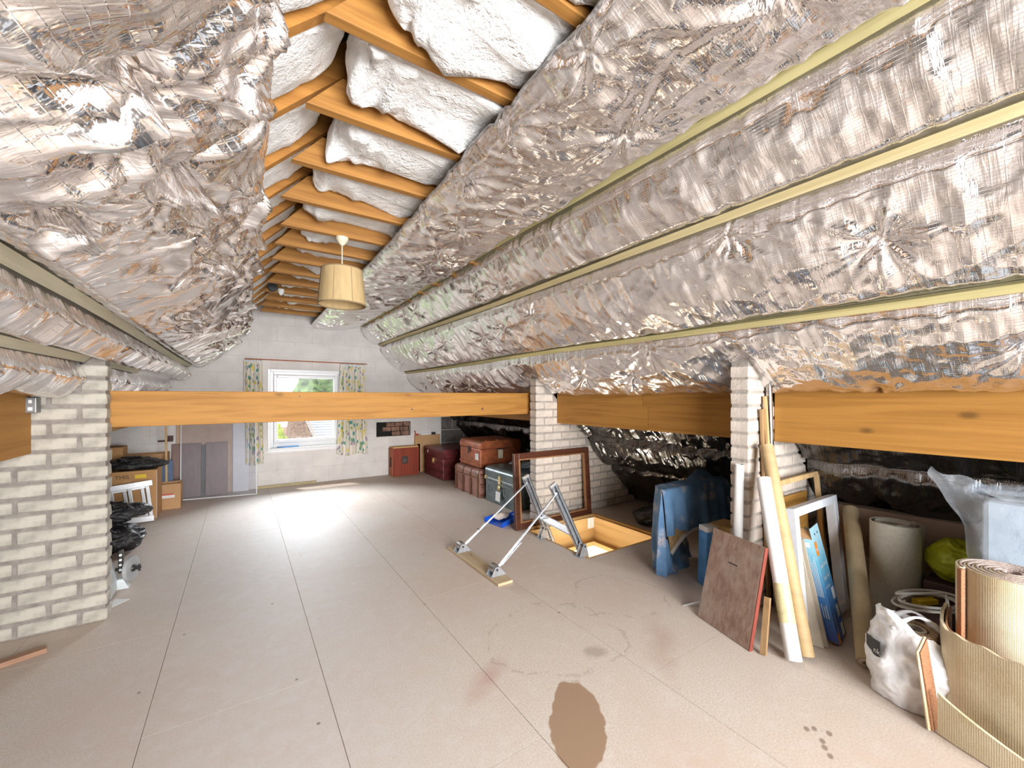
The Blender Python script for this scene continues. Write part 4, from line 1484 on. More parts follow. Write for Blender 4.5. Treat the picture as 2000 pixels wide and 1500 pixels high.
for (xa, xb, za, zb, m_) in ((fx0, fx0 + wd, fz0, fz1, M_mahog), (fx1 - wd, fx1, fz0, fz1, M_mahog), (fx0 + wd, fx1 - wd, fz0, fz0 + wd, M_mahog), (fx0 + wd, fx1 - wd, fz1 - wd, fz1, M_mahog)):
    MB().hexa([fpt(xa, za), fpt(xb, za), fpt(xb, za, 0.035), fpt(xa, za, 0.035), fpt(xa, zb), fpt(xb, zb), fpt(xb, zb, 0.035), fpt(xa, zb, 0.035)]).build('frame_rail', m_, fr_, bevel=0.006)
for (xa, xb, za, zb) in ((fx0 + wd, fx0 + wd + 0.022, fz0 + wd, fz1 - wd), (fx1 - wd - 0.012, fx1 - wd, fz0 + wd, fz1 - wd), (fx0 + wd + 0.022, fx1 - wd - 0.012, fz0 + wd, fz0 + wd + 0.012), (fx0 + wd + 0.022, fx1 - wd - 0.012, fz1 - wd - 0.012, fz1 - wd)):
    MB().hexa([fpt(xa, za, 0.012), fpt(xb, za, 0.012), fpt(xb, za, 0.035), fpt(xa, za, 0.035), fpt(xa, zb, 0.012), fpt(xb, zb, 0.012), fpt(xb, zb, 0.035), fpt(xa, zb, 0.035)]).build('rebate_strip', M_mahog_in, fr_)

# ---------------- dustpan
dp = thing('dustpan', 'bright blue plastic dustpan on the floor left of the dark frame', 'dustpan', (2.12, 3.34, 0))
P = []
MB().prism([(2.00, 3.50, 0.002), (2.04, 3.24, 0.002), (2.24, 3.32, 0.002), (2.20, 3.52, 0.002)], (0, 0, 0.006)).build('pan', M_blueplastic, dp)
MB().bar((2.045, 3.245, 0.02), (2.245, 3.325, 0.035), 0.045, 0.006).build('pan_side', M_blueplastic, dp)
MB().bar((2.005, 3.50, 0.02), (2.20, 3.525, 0.035), 0.045, 0.006).build('pan_side', M_blueplastic, dp)
MB().bar((2.243, 3.325, 0.035), (2.203, 3.52, 0.035), 0.065, 0.006).build('pan_back', M_blueplastic, dp)
MB().tube([(2.225, 3.42, 0.045), (2.29, 3.445, 0.055), (2.36, 3.47, 0.05)], 0.013, 8).build('handle', M_blueplastic, dp, smooth=True)
solid('hand_brush', MB().grid(blob((2.15, 3.42, 0.055), (0.09, 0.04, 0.035), 8.0, 0.012, 25, 16, 20)[:, ::-1], wrap=True), M_sponge, 'cream bristled brush head resting in the blue dustpan', 'brush', smooth='all')

# ---------------- loft ladder and its spring arms
ld = thing('loft_ladder', 'aluminium loft ladder rising out of the hatch with two spring arms', 'ladder', (2.2, 2.6, 0))
# strut feet board
lb = thing('ladder_board', 'pale plank screwed to the floor carrying the two pulleys', 'plank', (1.45, 2.64, 0))
MB().box(1.39, 1.505, 2.25, 3.04, 0.001, 0.020).build('plank', M_board_y, lb, bevel=0.003)
for y in (2.42, 2.50, 2.78, 2.86):
    MB().lathe([(0.001, 0), (0.006, 0), (0.005, 0.002), (0.001, 0.003)], (1.475, y, 0.020), 8).build('screw', M_iron, lb)


def stringer(y, x0, z0, x1, z1):
    d = V(x1 - x0, 0, z1 - z0)
    L_ = d.length
    d.normalize()
    n_ = V(-d.z, 0, d.x)
    a = V(x0, y, z0)
    w_, t_ = 0.062, 0.028
    mb = MB()
    # C-section channel open to the front: web plus two flanges
    web = mb.obox(a - n_ * w_ / 2 + V(0, t_ / 2 - 0.004, 0), n_ * w_, (0, 0.004, 0), d * L_)
    mb.obox(a - n_ * w_ / 2 - V(0, t_ / 2, 0), n_ * 0.004, (0, t_ - 0.004, 0), d * L_)
    mb.obox(a + n_ * (w_ / 2 - 0.004) - V(0, t_ / 2, 0), n_ * 0.004, (0, t_ - 0.004, 0), d * L_)
    mb.obox(a - n_ * w_ / 2 - V(0, t_ / 2, 0), n_ * 0.020, (0, 0.003, 0), d * L_)
    mb.obox(a + n_ * (w_ / 2 - 0.020) - V(0, t_ / 2, 0), n_ * 0.020, (0, 0.003, 0), d * L_)
    st_ = mb.build('stringer', M_steel, ld)
    MB().obox(a + d * (L_ - 0.004) - n_ * (w_ / 2 + 0.002) - V(0, t_ / 2 + 0.002, 0), n_ * (w_ + 0.004), (0, t_ + 0.004, 0), d * 0.022).build('end_cap', M_alu_w, st_, bevel=0.003)
    for k in (0.12, 0.25, 0.75, 0.86):
        MB().lathe([(0.001, 0), (0.006, 0), (0.005, 0.004), (0.001, 0.005)], a + d * L_ * k - V(0, t_ / 2, 0), 8, (0, -1, 0)).build('rivet', M_chrome, st_)
    return st_


stringer(2.87, 2.40, -0.22, 2.055, 0.535)
stringer(2.38, 2.34, -0.16, 1.955, 0.565)
MB().bar((2.185, 2.39, 0.16), (2.225, 2.86, 0.17), 0.05, 0.028, (0.4, 0, 1)).build('tread', M_alu_w, ld, bevel=0.004)
MB().bar((2.20, 2.39, 0.12), (2.24, 2.86, 0.13), 0.004, 0.05, (0.4, 0, 1)).build('tread_lip', M_steel, ld)
for y in (2.35, 2.84):
    br = MB().prism([(2.155, y, 0.001), (2.25, y, 0.001), (2.225, y, 0.10), (2.20, y, 0.10)], (0, 0.004, 0)).build('hinge_plate', M_steel, ld)
    MB().prism([(2.155, y - 0.045, 0.001), (2.25, y - 0.045, 0.001), (2.225, y - 0.045, 0.10), (2.20, y - 0.045, 0.10)], (0, 0.004, 0)).build('hinge_plate', M_steel, ld)
    B(2.15, 2.198, y - 0.06, y + 0.02, 0.001, 0.005).build('foot_plate', M_steel, ld)
    MB().tube([(2.212, y - 0.05, 0.08), (2.212, y + 0.01, 0.08)], 0.008, 8).build('hinge_pin', M_iron, br)
for (ya, xp, zp, yb) in ((2.90, 2.06, 0.50, 2.85), (2.39, 1.975, 0.52, 2.355)):
    arm = MB().bar((1.47, ya, 0.055), (xp, yb, zp), 0.020, 0.008, (0.3, 1, 0)).build('spring_arm', M_steel, ld)
    MB().bar((1.50, ya - 0.008, 0.075), (1.66, ya - 0.012, 0.20), 0.014, 0.006, (0.3, 1, 0)).build('inner_rod', M_steel, ld)
    MB().tube([(xp, yb - 0.016, zp), (xp, yb + 0.016, zp)], 0.007, 8).build('pivot_pin', M_iron, arm)
    MB().tube([(1.60, ya - 0.012, 0.165), (1.60, ya + 0.014, 0.165)], 0.004, 6).build('stop_pin', M_iron, arm)
for ya in (2.90, 2.39):
    pb = thing('pulley_block', 'steel spring drum on the plank at the foot of the %s arm' % ('far' if ya > 2.6 else 'near'), 'pulley', (1.45, ya, 0.02), 'spring drums on the plank')
    MB().tube([(1.445, ya - 0.028, 0.062), (1.445, ya + 0.028, 0.062)], 0.030, 18).build('drum', M_chrome, pb, smooth=True)
    for sy in (-0.036, 0.032):
        MB().prism([(1.40, ya + sy, 0.021), (1.515, ya + sy, 0.021), (1.465, ya + sy, 0.080), (1.432, ya + sy, 0.080)], (0, 0.004, 0)).build('side_plate', M_steel, pb)
    B(1.395, 1.52, ya - 0.040, ya + 0.040, 0.0205, 0.0235).build('base_plate', M_steel, pb)
    MB().tube([(1.445, ya - 0.042, 0.062), (1.445, ya + 0.042, 0.062)], 0.008, 8).build('axle', M_iron, pb)

# dark bag under the eaves beyond the hatch
solid('dark_bag', MB().grid(bag_blob((3.32, 2.55, 0.075), (0.16, 0.14, 0.085), 12.0, 0.002, 0.8)[:, ::-1], wrap=True), M_binbag, 'dark crumpled bag under the eaves beyond the hatch', 'bag', smooth='all')

# ---------------- wicker seat under the blue cloth
ch = thing('cane_chair', 'low cane seat with white arched rim hidden under the blue cloth', 'chair', (2.9, 1.95, 0))
arc = [(2.52 + 0.54 * t_, 1.765 + 0.0 * t_, 0.09 + 0.165 * math.sin(math.pi * (0.08 + 0.84 * t_))) for t_ in np.linspace(0, 1, 22)]
MB().tube(arc, 0.014, 8).build('arched_rim', M_rim, ch, smooth=True)
P = np.array([[(x, 1.770 + 0.045 * v, z + (0.40 - z) * v) for v in np.linspace(0.02, 1, 5)] for x, y, z in arc])
MB().sheet(P, 0.006).build('cane_apron', M_cane, ch)
MB().prism([(2.50, 1.815, 0.44), (3.30, 1.815, 0.44), (3.30, 1.915, 0.44), (2.58, 1.915, 0.44)], (0, 0, 0.125)).build('seat_box', M_cane, ch, bevel=0.02)
for (x, y) in ((2.55, 1.84), (3.27, 1.84), (2.62, 1.90), (3.27, 1.90)):
    MB().tube([(x, y, 0.001), (x, y, 0.44)], 0.016, 8).build('leg', M_rim, ch)
cl = thing('blue_cloth', 'blue cloth with pale floral sprays draped over the cane seat', 'cloth', (2.8, 1.9, 0))


def fold(x, a=0.012, ph=0.0): return a * math.sin(x * 26 + ph) + 0.6 * a * math.sin(x * 47 + 1.3 + ph)


n, m = 70, 44
P = np.zeros((n, m, 3))
for i in range(n):
    x = 2.46 + 0.945 * i / (n - 1)
    hem = 0.285 - 0.03 * math.sin((x - 2.4) * 3.2) - 0.10 * max(0, x - 3.0) + 0.012 * math.sin(x * 17)
    for j in range(m):
        v = j / (m - 1)
        if v < 0.45:          # top, from the back to the front edge
            tt = v / 0.45
            y = 1.93 - 0.125 * tt
            x = 2.46 + 0.945 * i / (n - 1) + (1 - tt) * 0.10 * (1 - i / (n - 1))
            z = 0.578 + 0.02 * max(0, x - 2.9) + 0.006 * n3((x, y, 0), 12, 2) + (0.06 * max(0, math.sin((x - 2.95) * 9)) * max(0, 1 - tt * 1.6) if x > 2.95 else 0)
        else:
            tt = (v - 0.45) / 0.55
            x = 2.46 + 0.945 * i / (n - 1)
            z = 0.578 + 0.02 * max(0, x - 2.9) + (hem - 0.58) * tt
            y = 1.797 - 0.020 * math.sqrt(tt) - (0.8 * tt ** 0.7) * (0.020 + fold(x, 0.020)) - 0.02 * tt * (math.exp(-((x - 2.86) / 0.035) ** 2) + math.exp(-((x - 3.12) / 0.03) ** 2))
        P[i, j] = (x, y, z)
MB().sheet(P, 0.003).build('top_fold', M_bluecloth, cl, smooth='all')
# left side falling to the floor and turning in under the seat
path = [(2.565, 1.93), (2.53, 1.885), (2.495, 1.84), (2.462, 1.80), (2.468, 1.768), (2.52, 1.775), (2.58, 1.80), (2.66, 1.79), (2.74, 1.815), (2.83, 1.85), (2.92, 1.90)]
pp = []
for i in range(len(path) - 1):
    for k in range(8):
        f = k / 8
        pp.append((path[i][0] * (1 - f) + path[i + 1][0] * f, path[i][1] * (1 - f) + path[i + 1][1] * f))
n, m = len(pp), 36
P = np.zeros((n, m, 3))
for i, (x, y) in enumerate(pp):
    u = i / (n - 1)
    top = 0.580 if u < 0.30 else max(0.24, 0.580 - (u - 0.30) * 3.4)
    for j in range(m):
        v = j / (m - 1)
        z = top + (0.004 - top) * v
        out = 0.028 * math.sin(math.pi * min(1, v * 0.75)) + 0.03 * v
        sx_ = -1 if u < 0.42 else -0.35
        sy_ = -0.1 if u < 0.36 else -1.0
        fx = 0.018 * v * math.sin(u * 26 + 0.6 * math.sin(v * 5)) + 0.010 * math.sin(v * 11 + u * 14) * v
        if u >= 0.45:
            out = 0.10 * v ** 1.4 - 0.05
        P[i, j] = (x + sx_ * (out + fx), y + sy_ * (out + fx), z)
MB().sheet(P, 0.003).build('side_fall', M_bluecloth, cl, smooth='all')

bp = thing('blue_packet', 'light blue packet with white top wedged beside the cane seat', 'packet', (2.53, 1.50, 0))
MB().obox((2.50, 1.50, 0.001), (0.075, -0.03, 0), (0.03, 0.075, 0), (0.015, 0, 0.35)).build('packet_body', M_bluepaper, bp, bevel=0.006)
MB().obox((2.515, 1.50, 0.352), (0.075, -0.03, 0), (0.03, 0.075, 0), (0.002, 0, 0.035)).build('packet_top', M_white, bp, bevel=0.006)
solid('wooden_crate', frame(MB(), 2.66, 2.84, 0.001, 0.375, 0.02, 1.40, 1.56).box(2.66, 2.84, 1.561, 1.57, 0.001, 0.375), M_pine_x, 'small open pine crate behind the brown board', 'crate')

# ---------------- leaning board, tubes, poles by the narrow brick wall end
BL, BR, UP = V(2.139, 1.33, 0.002), V(2.052, 1.01, 0.002), V(0.163, 0, 0.47)
bb = thing('brown_board', 'worn brown hardboard panel with red edges leaning in front of the tubes', 'board', (2.12, 1.17, 0))
nrm = (BR - BL).cross(UP).normalized()
if nrm.x < 0: nrm = -nrm
MB().obox(BL, BR - BL, UP, nrm * 0.020).build('panel', M_brownboard, bb, bevel=0.004)
e1 = (BR - BL).normalized()
MB().obox(BR + e1 * 0.0005, UP, nrm * 0.021, e1 * 0.004).build('edge_strip', plain('red edge', (0.27, 0.06, 0.04), 0.5), bb)
MB().obox(BL + UP * 0.70 + (BR - BL) * 0.42 - nrm * 0.0012, (BR - BL) * 0.17, UP * 0.012, nrm * 0.001).build('pencil_mark', M_iron, bb)
solid('white_card', MB().prism([(2.17, 1.44, 0.004), (2.26, 1.40, 0.004), (2.20, 1.345, 0.06)], (0.004, 0.008, 0.0)), M_white, 'white card corner sticking out behind the brown board', 'card')


def tube_thing(name, label, p0, p1, r, mat, inner=None, wall=0.004):
    t_ = thing(name, label, 'tube', p0)
    a, b2 = Vector(p0), Vector(p1)
    d = (b2 - a)
    L_ = d.length
    MB().lathe([(r - wall, 0.0), (r, 0.0), (r, L_), (r - wall, L_), (r - wall, L_ * 0.85), (0.0005, L_ * 0.85)], a, 28, d).build('tube_wall', mat, t_, smooth=True)
    return t_, a, d.normalized(), L_


tw, a, d, L_ = tube_thing('cardboard_tube', 'long white cardboard tube with a band of yellowed tape, leaning on the wall end', (2.140, 0.850, 0.012), (2.350, 1.08, 0.80), 0.034, M_tube_w)
MB().lathe([(0.0346, 0), (0.0352, 0.002), (0.0352, 0.17), (0.0346, 0.172)], a + d * 0.155, 28, d).build('tape_band', M_tape, tw, smooth=True)
tube_thing('cardboard_tube', 'tall brown kraft cardboard tube leaning against the wall end', (2.226, 0.832, 0.012), (2.455, 1.112, 0.965), 0.034, M_kraft)
tube_thing('paper_roll', 'short white paper roll upright against the narrow brick wall end', (2.352, 1.225, 0.002), (2.366, 1.215, 0.852), 0.025, M_tube_w)
solid('timber_lath', MB().bar((2.60, 1.164, 0.004), (2.515, 1.164, 1.165), 0.030, 0.012, (1, 0, 0)), M_lath, 'long pine lath rising behind the brown kraft tube', 'lath')
solid('timber_lath', MB().bar((2.078, 0.955, 0.005), (2.160, 0.972, 0.25), 0.026, 0.016, (0, 1, 0)), M_lath, 'short lath between the brown board and white tube', 'lath')
solid('timber_pole', MB().bar((2.575, 1.10, 0.002), (2.545, 1.16, 1.24), 0.024, 0.012, (1, 0, 0)), M_pine, 'thin pine strip standing just left of the metal pole', 'lath')
solid('metal_pole', MB().lathe([(0.001, 0), (0.017, 0), (0.017, 1.30), (0.0165, 1.30), (0.0165, 1.325), (0.001, 1.325)], (2.63, 1.142, 0.002), 18, (-0.045, 0.014, 1.3)), M_chrome, 'grey metal pole standing beside the near purlin', 'pole', smooth=True)


def lean_frame(name, label, o, wv, up, wd_, dep, mat, mat2=None):
    o, wv, up = Vector(o), Vector(wv), Vector(up)
    n_ = wv.cross(up).normalized()
    if n_.y > 0: n_ = -n_
    a, b2 = wv.normalized(), up.normalized()
    W_, H_ = wv.length, up.length
    t_ = thing(name, label, 'frame', o)
    MB().obox(o, a * wd_, b2 * H_, n_ * dep).build('stile', mat, t_, bevel=0.003)
    MB().obox(o + a * (W_ - wd_), a * wd_, b2 * H_, n_ * dep).build('stile', mat, t_, bevel=0.003)
    MB().obox(o + a * wd_, a * (W_ - 2 * wd_), b2 * wd_, n_ * dep).build('rail', mat, t_, bevel=0.003)
    MB().obox(o + a * wd_ + b2 * (H_ - wd_), a * (W_ - 2 * wd_), b2 * wd_, n_ * dep).build('rail', mat, t_, bevel=0.003)
    return t_


lean_frame('pine_frame', 'bare pine frame leaning on the brick behind the white frame', (2.50, 1.035, 0.01), (0.60, 0.01, 0), (0.05, 0.085, 0.74), 0.03, 0.025, M_pine)
lean_frame('picture_frame', 'white painted wooden frame leaning behind the blue carton', (2.335, 0.922, 0.014), (0.58, 0.0, 0), (0.15, 0.11, 0.61), 0.047, 0.05, M_whitepaint)
solid('plywood_sheet', MB().obox((2.665, 1.125, 0.002), (0.42, 0.0, 0), (0, 0.025, 0.62), (0, 0.012, 0)), M_ply, 'orange plywood sheet leaning on the brick behind the pine frame', 'board')
for k, (x, y, h_) in enumerate(((2.372, 0.815, 0.50), (2.400, 0.805, 0.46))):
    solid('skirting_offcut', MB().obox((x, y, 0.004), (0.013, 0, 0), (-0.006, 0.048, 0), (0.135 * h_ / 0.45, 0.155 * h_ / 0.45, h_)), M_tan_in, 'pale painted board offcut %s' % ('next to the white frame' if k == 0 else 'touching the blue carton'), 'board')

# blue carton of a toilet seat
Q0 = V(2.455, 0.775, 0.012)
Ev, Fv, Lv = V(0.99, 0.14, 0) * 0.16, V(-0.14, 0.99, 0) * 0.070, V(0.115, 0.155, 0.45)
tb = thing('toilet_seat_carton', 'blue printed toilet seat carton with torn open top', 'carton', Q0)
th = 0.004
En, Fn, up = Ev.normalized(), Fv.normalized(), Lv.normalized()
nf_ = Ev.cross(Lv).normalized()       # outward normal of the wide face
nl_ = Lv.cross(Fv).normalized()       # outward normal of the narrow left side
if nf_.y > 0: nf_ = -nf_
if nl_.x > 0: nl_ = -nl_
MB().obox(Q0, Ev, Lv * 1.12, -nf_ * th).build('wide_face', M_bluebox, tb)
MB().obox(Q0, Fv, Lv, -nl_ * th).build('narrow_side', M_bluebox, tb)
MB().obox(Q0 + Fv, Ev, Lv, -nf_ * th).build('back_face', M_card2, tb)
MB().obox(Q0 + Ev, Fv, Lv * 1.04, nl_ * th).build('right_side', M_bluebox, tb)
MB().obox(Q0, Ev, Fv, Lv * 0.012).build('bottom', M_card2, tb)
MB().obox(Q0 + Lv, Fv, Lv * 0.09 + En * 0.035, -nl_ * 0.003).build('torn_flap', M_card2, tb)
MB().obox(Q0 + Fv + Lv, Ev * 0.6, Lv * 0.13 + Fn * 0.03, -nf_ * 0.003).build('torn_flap', M_card2, tb)
q = Q0 + nf_ * 0.0008
lf = lambda e, l: q + Ev * e + Lv * l
MB().obox(lf(0.04, 0.83), Ev * 0.24, Lv * 0.14, nf_ * 0.0008).build('logo_square', M_logo, tb)
text_on('lettering', 'B&Q', 0.018, lf(0.06, 0.88) + nf_ * 0.0014, En, up, M_white, tb)
text_on('lettering', 'Solid Wood', 0.027, lf(0.07, 0.70) + nf_ * 0.0006, En, up, M_white, tb)
text_on('lettering', 'Toilet Seat', 0.027, lf(0.07, 0.58) + nf_ * 0.0006, En, up, M_white, tb)
text_on('lettering', 'with fittings', 0.018, lf(0.07, 0.50) + nf_ * 0.0006, En, up, M_white, tb)
for f in (0.36, 0.19, 0.02):
    MB().obox(lf(0.60, f), Ev * 0.26, Lv * 0.11, nf_ * 0.0008).build('picture_panel', M_white, tb)
text_on('lettering', 'Toilet Seat', 0.026, lf(0.22, 0.02) + nf_ * 0.0006, up, -En, M_white, tb)
MB().obox(lf(0.02, 0.005), Ev * 0.18, Lv * 0.085, nf_ * 0.0008).build('logo_square', M_logo, tb)
q2 = Q0 + nl_ * 0.0008
for k in range(6):
    MB().obox(q2 + Fv * (0.20 + 0.10 * k) + Lv * 0.42, Fv * 0.045, Lv * (0.40 - 0.03 * (k % 3)), nl_ * 0.0006).build('printed_line', M_inkw, tb)
for k in range(3):
    MB().obox(q2 + Fv * (0.20 + 0.14 * k) + Lv * 0.22, Fv * 0.05, Lv * (0.13 - 0.02 * (k % 2)), nl_ * 0.0006).build('printed_line', M_inkw, tb)
MB().obox(q2 + Fv * 0.30 + Lv * 0.91, Fv * 0.38, Lv * 0.05, nl_ * 0.0006).build('barcode_label', M_white, tb)
for f in (0.35, 0.68):
    MB().lathe([(0.0005, 0), (0.006, 0), (0.006, 0.0008), (0.0005, 0.0009)], lf(f, 1.04), 10, nf_).build('punched_hole', M_dark, tb)

# ---------------- store corner at the right
def spiral(c, r0, r1, turns, n, a0=0.0):
    return [(c[0] + (r0 + (r1 - r0) * k / n) * math.cos(a0 + 2 * math.pi * turns * k / n), c[1] + (r0 + (r1 - r0) * k / n) * math.sin(a0 + 2 * math.pi * turns * k / n)) for k in range(n + 1)]


def strip(path, z0, z1, th_, m=2, top=None):
    P = np.zeros((len(path), m, 3))
    for i, (x, y) in enumerate(path):
        zt = z1 if top is None else top(i / (len(path) - 1), x, y)
        for j in range(m):
            P[i, j] = (x, y, z0 + (zt - z0) * j / (m - 1))
    return MB().sheet(P, th_)


# tan carpet tube lying back into the corner
ct = thing('carpet_tube', 'thin tan carpet roll leaning back beside the blue carton', 'carpet roll', (2.345, 0.63, 0))
a, b2 = V(2.35, 0.64, 0.035), V(3.10, 0.925, 0.545)
d = b2 - a
MB().lathe([(0.030, 0), (0.040, 0), (0.040, d.length), (0.001, d.length)], a, 24, d).build('roll', M_tan, ct, smooth=True)
MB().lathe([(0.016, 0.0), (0.030, -0.001), (0.034, 0.0)], a - d.normalized() * 0.001, 24, d).build('rolled_end', M_tan_in, ct)
MB().lathe([(0.0005, 0.02), (0.017, 0.02), (0.017, 0)], a, 24, d).build('core_hole', M_vinyl_in, ct)
solid('bent_hose', MB().tube([(3.31, 1.06, 0.44), (3.28, 1.055, 0.53), (3.23, 1.07, 0.57), (3.195, 1.11, 0.53), (3.19, 1.14, 0.3), (3.19, 1.14, 0.004)], 0.012, 8), M_tan_in, 'pale bent hose behind the tan carpet tube', 'hose', smooth=True)

vr = thing('vinyl_roll', 'upright off-white vinyl flooring roll with loose outer edge', 'flooring roll', (2.985, 0.700, 0))
sp_ = spiral((2.985, 0.700), 0.062, 0.108, 2.2, 110, 0.4)
last = sp_[-1]
ang = 0.4 + 2 * math.pi * 2.2
tang = (-math.sin(ang), math.cos(ang))
strip(spiral((2.985, 0.700), 0.060, 0.110, 2.35, 120, 3.6), 0.002, 0.55, 0.004, 6).build('sheet', M_vinyl, vr, smooth=True)
strip([(3.060, 0.617), (3.085, 0.600), (3.110, 0.603), (3.125, 0.625), (3.125, 0.675)], 0.002, 0.535, 0.004, 2, top=lambda u, x, y: 0.53 - 0.0 * u).build('loose_edge', M_vinyl, vr, smooth=True)
strip(spiral((2.985, 0.700), 0.040, 0.056, 1.1, 50, 1.0), 0.002, 0.535, 0.003, 2).build('inner_layer', M_vinyl_in, vr, smooth=True)

cb = thing('flat_carton', 'large dull brown carton standing in the corner behind the vinyl roll', 'box', (3.22, 0.65, 0))
MB().obox((3.15, 1.04, 0.002), (0.10, -0.88, 0), (0.10, 0.012, 0), (0.03, 0, 0.545)).build('carton_body', M_card_d, cb)
MB().obox((3.147, 1.035, 0.004), (0.098, -0.865, 0), (-0.004, 0, 0), (0.006, 0, 0.26)).build('lower_flap', M_card_g, cb)
xd = V(0.10, -0.88, 0).normalized()
text_on('lettering', 'gl', 0.13, V(3.156, 0.93, 0.31) - V(0.012, 0, 0), xd, (0.03, 0, 0.545), M_inkf, cb)
text_on('lettering', 'e  +', 0.085, V(3.18, 0.60, 0.31) - V(0.012, 0, 0), xd, (0.03, 0, 0.545), M_inkf, cb)

solid('dark_case', MB().obox((2.60, 0.44, 0.002), (0.33, -0.02, 0), (0.02, 0.17, 0), (0, 0, 0.22)), M_darkcase, 'dark brown case under the coil of white cable', 'case', bevel=0.008)
solid('dark_box', B(2.96, 3.13, 0.37, 0.58, 0.002, 0.285), M_darkcase, 'dark box supporting the yellow green bag', 'box', bevel=0.004)
solid('yellow_bag', MB().grid(bag_blob((3.04, 0.47, 0.388), (0.10, 0.11, 0.105), 21.0, 0.287, 0.5)[:, ::-1], wrap=True), M_ygreen, 'crumpled yellow green plastic bag in the right corner', 'bag', smooth='all')
solid('yellow_card', MB().obox((2.73, 0.55, 0.224), (0.10, -0.05, 0), (0.02, 0.03, 0), (0, 0, 0.022)), M_yellow, 'small yellow box inside the cable coil', 'box')

pts = []
cx, cy, z = 2.745, 0.515, 0.236
rr_ = [0.155, 0.150, 0.118, 0.112, 0.15]
e1_, e2_ = V(0.8325, -0.554, 0), V(0.554, 0.8325, 0)
turns = 4.0
N = 170
for k in range(N):
    t_ = k / (N - 1)
    a_ = 2 * math.pi * turns * t_ + 2.4
    r_ = 0.16 - 0.045 * (0.5 + 0.5 * math.sin(a_ * 0.37 + 1.0)) - 0.006 * math.cos(a_ * 3)
    p = V(cx, cy, 0) + e1_ * r_ * 1.0 * math.cos(a_) + e2_ * r_ * 0.52 * math.sin(a_)
    pts.append((p.x, p.y, z + 0.007 * (t_ * 4) + 0.012 * (0.5 + 0.5 * math.sin(a_ + 1.0))))
pts += [(2.80, 0.47, 0.30), (2.70, 0.45, 0.31), (2.62, 0.435, 0.30), (2.575, 0.43, 0.245), (2.555, 0.435, 0.13), (2.55, 0.43, 0.05), (2.54, 0.43, 0.008)]
solid('cable_coil', MB().tube(pts, 0.0062, 7), M_cable, 'loosely coiled white cable lying on the dark case', 'cable', smooth=True)

# foam block in clear bag
solid('foam_block', B(2.62, 2.80, -0.62, 0.335, 0.004, 0.80), M_foam, 'grey blue foam block inside the clear bag', 'foam', bevel=0.02)
cbag = thing('clear_bag', 'clear polythene bag wrapped around the foam block', 'bag', (2.71, 0.0, 0))
n, m = 90, 50
P = np.zeros((n, m, 3))
for i in range(n):
    u = 2 * math.pi * i / (n - 1)

    def sq(c, e=0.35): return math.copysign(abs(c) ** e, c)
    for j in range(m):
        v = j / (m - 1)
        x = 2.71 + 0.128 * sq(math.cos(u))
        y = -0.143 + 0.522 * sq(math.sin(u))
        z = 0.006 + 0.83 * v
        cor = max(0, v - 0.80) / 0.2
        y += cor * 0.13 * max(0, math.sin(u)) ** 2
        x += -cor * 0.05 * max(0, -math.cos(u))
        z += cor * 0.05 * max(0, math.sin(u)) ** 4 + 0.012 * math.sin(u * 9) * cor
        P[i, j] = (x, y, z)
P = crumple(P, 0.014, 8, 31.0)
P[..., 2] = np.maximum(P[..., 2], 0.003)
MB().grid(P).build('film', M_polybag, cbag, smooth='all')
P = np.array([[(2.585 + 0.23 * i / 11, -0.62 + 1.0 * j / 39, 0.835 + 0.02 * math.sin(j * 0.7 + i)) for j in range(40)] for i in range(12)])
MB().grid(crumple(P, 0.014, 9, 33.0)).build('top_film', M_polybag, cbag, smooth='all')
P = blob((2.555, 0.352, 0.10), (0.022, 0.03, 0.095), 35.0, 0.012, 16, 20, 24, flat=0.003)
MB().grid(P[:, ::-1], wrap=True).build('loose_corner', M_polybag, cbag, smooth='all')

# white bag with a carpet roll in it
wbg = thing('white_bag', 'milky white plastic bag holding a sisal carpet roll', 'bag', (2.29, 0.49, 0))
n, m = 80, 44
P = np.zeros((n, m, 3))
for i in range(n):
    u = 2 * math.pi * i / (n - 1)
    for j in range(m):
        v = j / (m - 1)
        r_ = 0.105 * (1 + 0.22 * math.sin(math.pi * min(1, v * 1.15)) - 0.10 * v)
        top = 0.30 + 0.075 * max(0, math.cos(u - 2.45)) ** 3 - 0.075 * max(0, math.cos(u + 1.05)) ** 2
        x = 2.285 + r_ * 0.98 * math.cos(u)
        y = 0.485 + r_ * 1.12 * math.sin(u)
        P[i, j] = (x, y, 0.003 + top * v)
P = crumple(P, 0.016, 9, 41.0)
for i in range(n):
    for j in range(m):
        p = P[i, j]
        h = 0.022 * (0.3 - abs(n3(p, 13, 44.0))) + 0.012 * (0.3 - abs(n3(p, 29, 47.0)))
        P[i, j] = p + np.array((math.cos(2 * math.pi * i / (n - 1)), math.sin(2 * math.pi * i / (n - 1)), 0)) * h
P[-1] = P[0]
P[..., 2] = np.maximum(P[..., 2], 0.003)
MB().grid(P).build('bag_film', M_milk, wbg, smooth='all')
for s_, (xa, ya, xb, yb) in enumerate(((2.20, 0.52, 2.33, 0.40), (2.36, 0.56, 2.36, 0.42))):
    hd = [(xa + (xb - xa) * f, ya + (yb - ya) * f, 0.275 + 0.055 * math.sin(math.pi * f) + (0.0 if s_ else 0.02)) for f in np.linspace(0, 1, 12)]
    MB().tube(hd, [0.004 + 0.010 * abs(f - 0.5) * 2 for f in np.linspace(0, 1, 12)], 7).build('bag_handle', M_milk, wbg, smooth='all')
lab = MB().sheet(np.array([[(2.285 + 0.126 * math.cos(a_), 0.485 + 0.143 * math.sin(a_), z_) for z_ in np.linspace(0.155, 0.235, 3)] for a_ in np.linspace(2.12, 2.66, 8)]), 0.001).build('black_label', M_black, wbg)
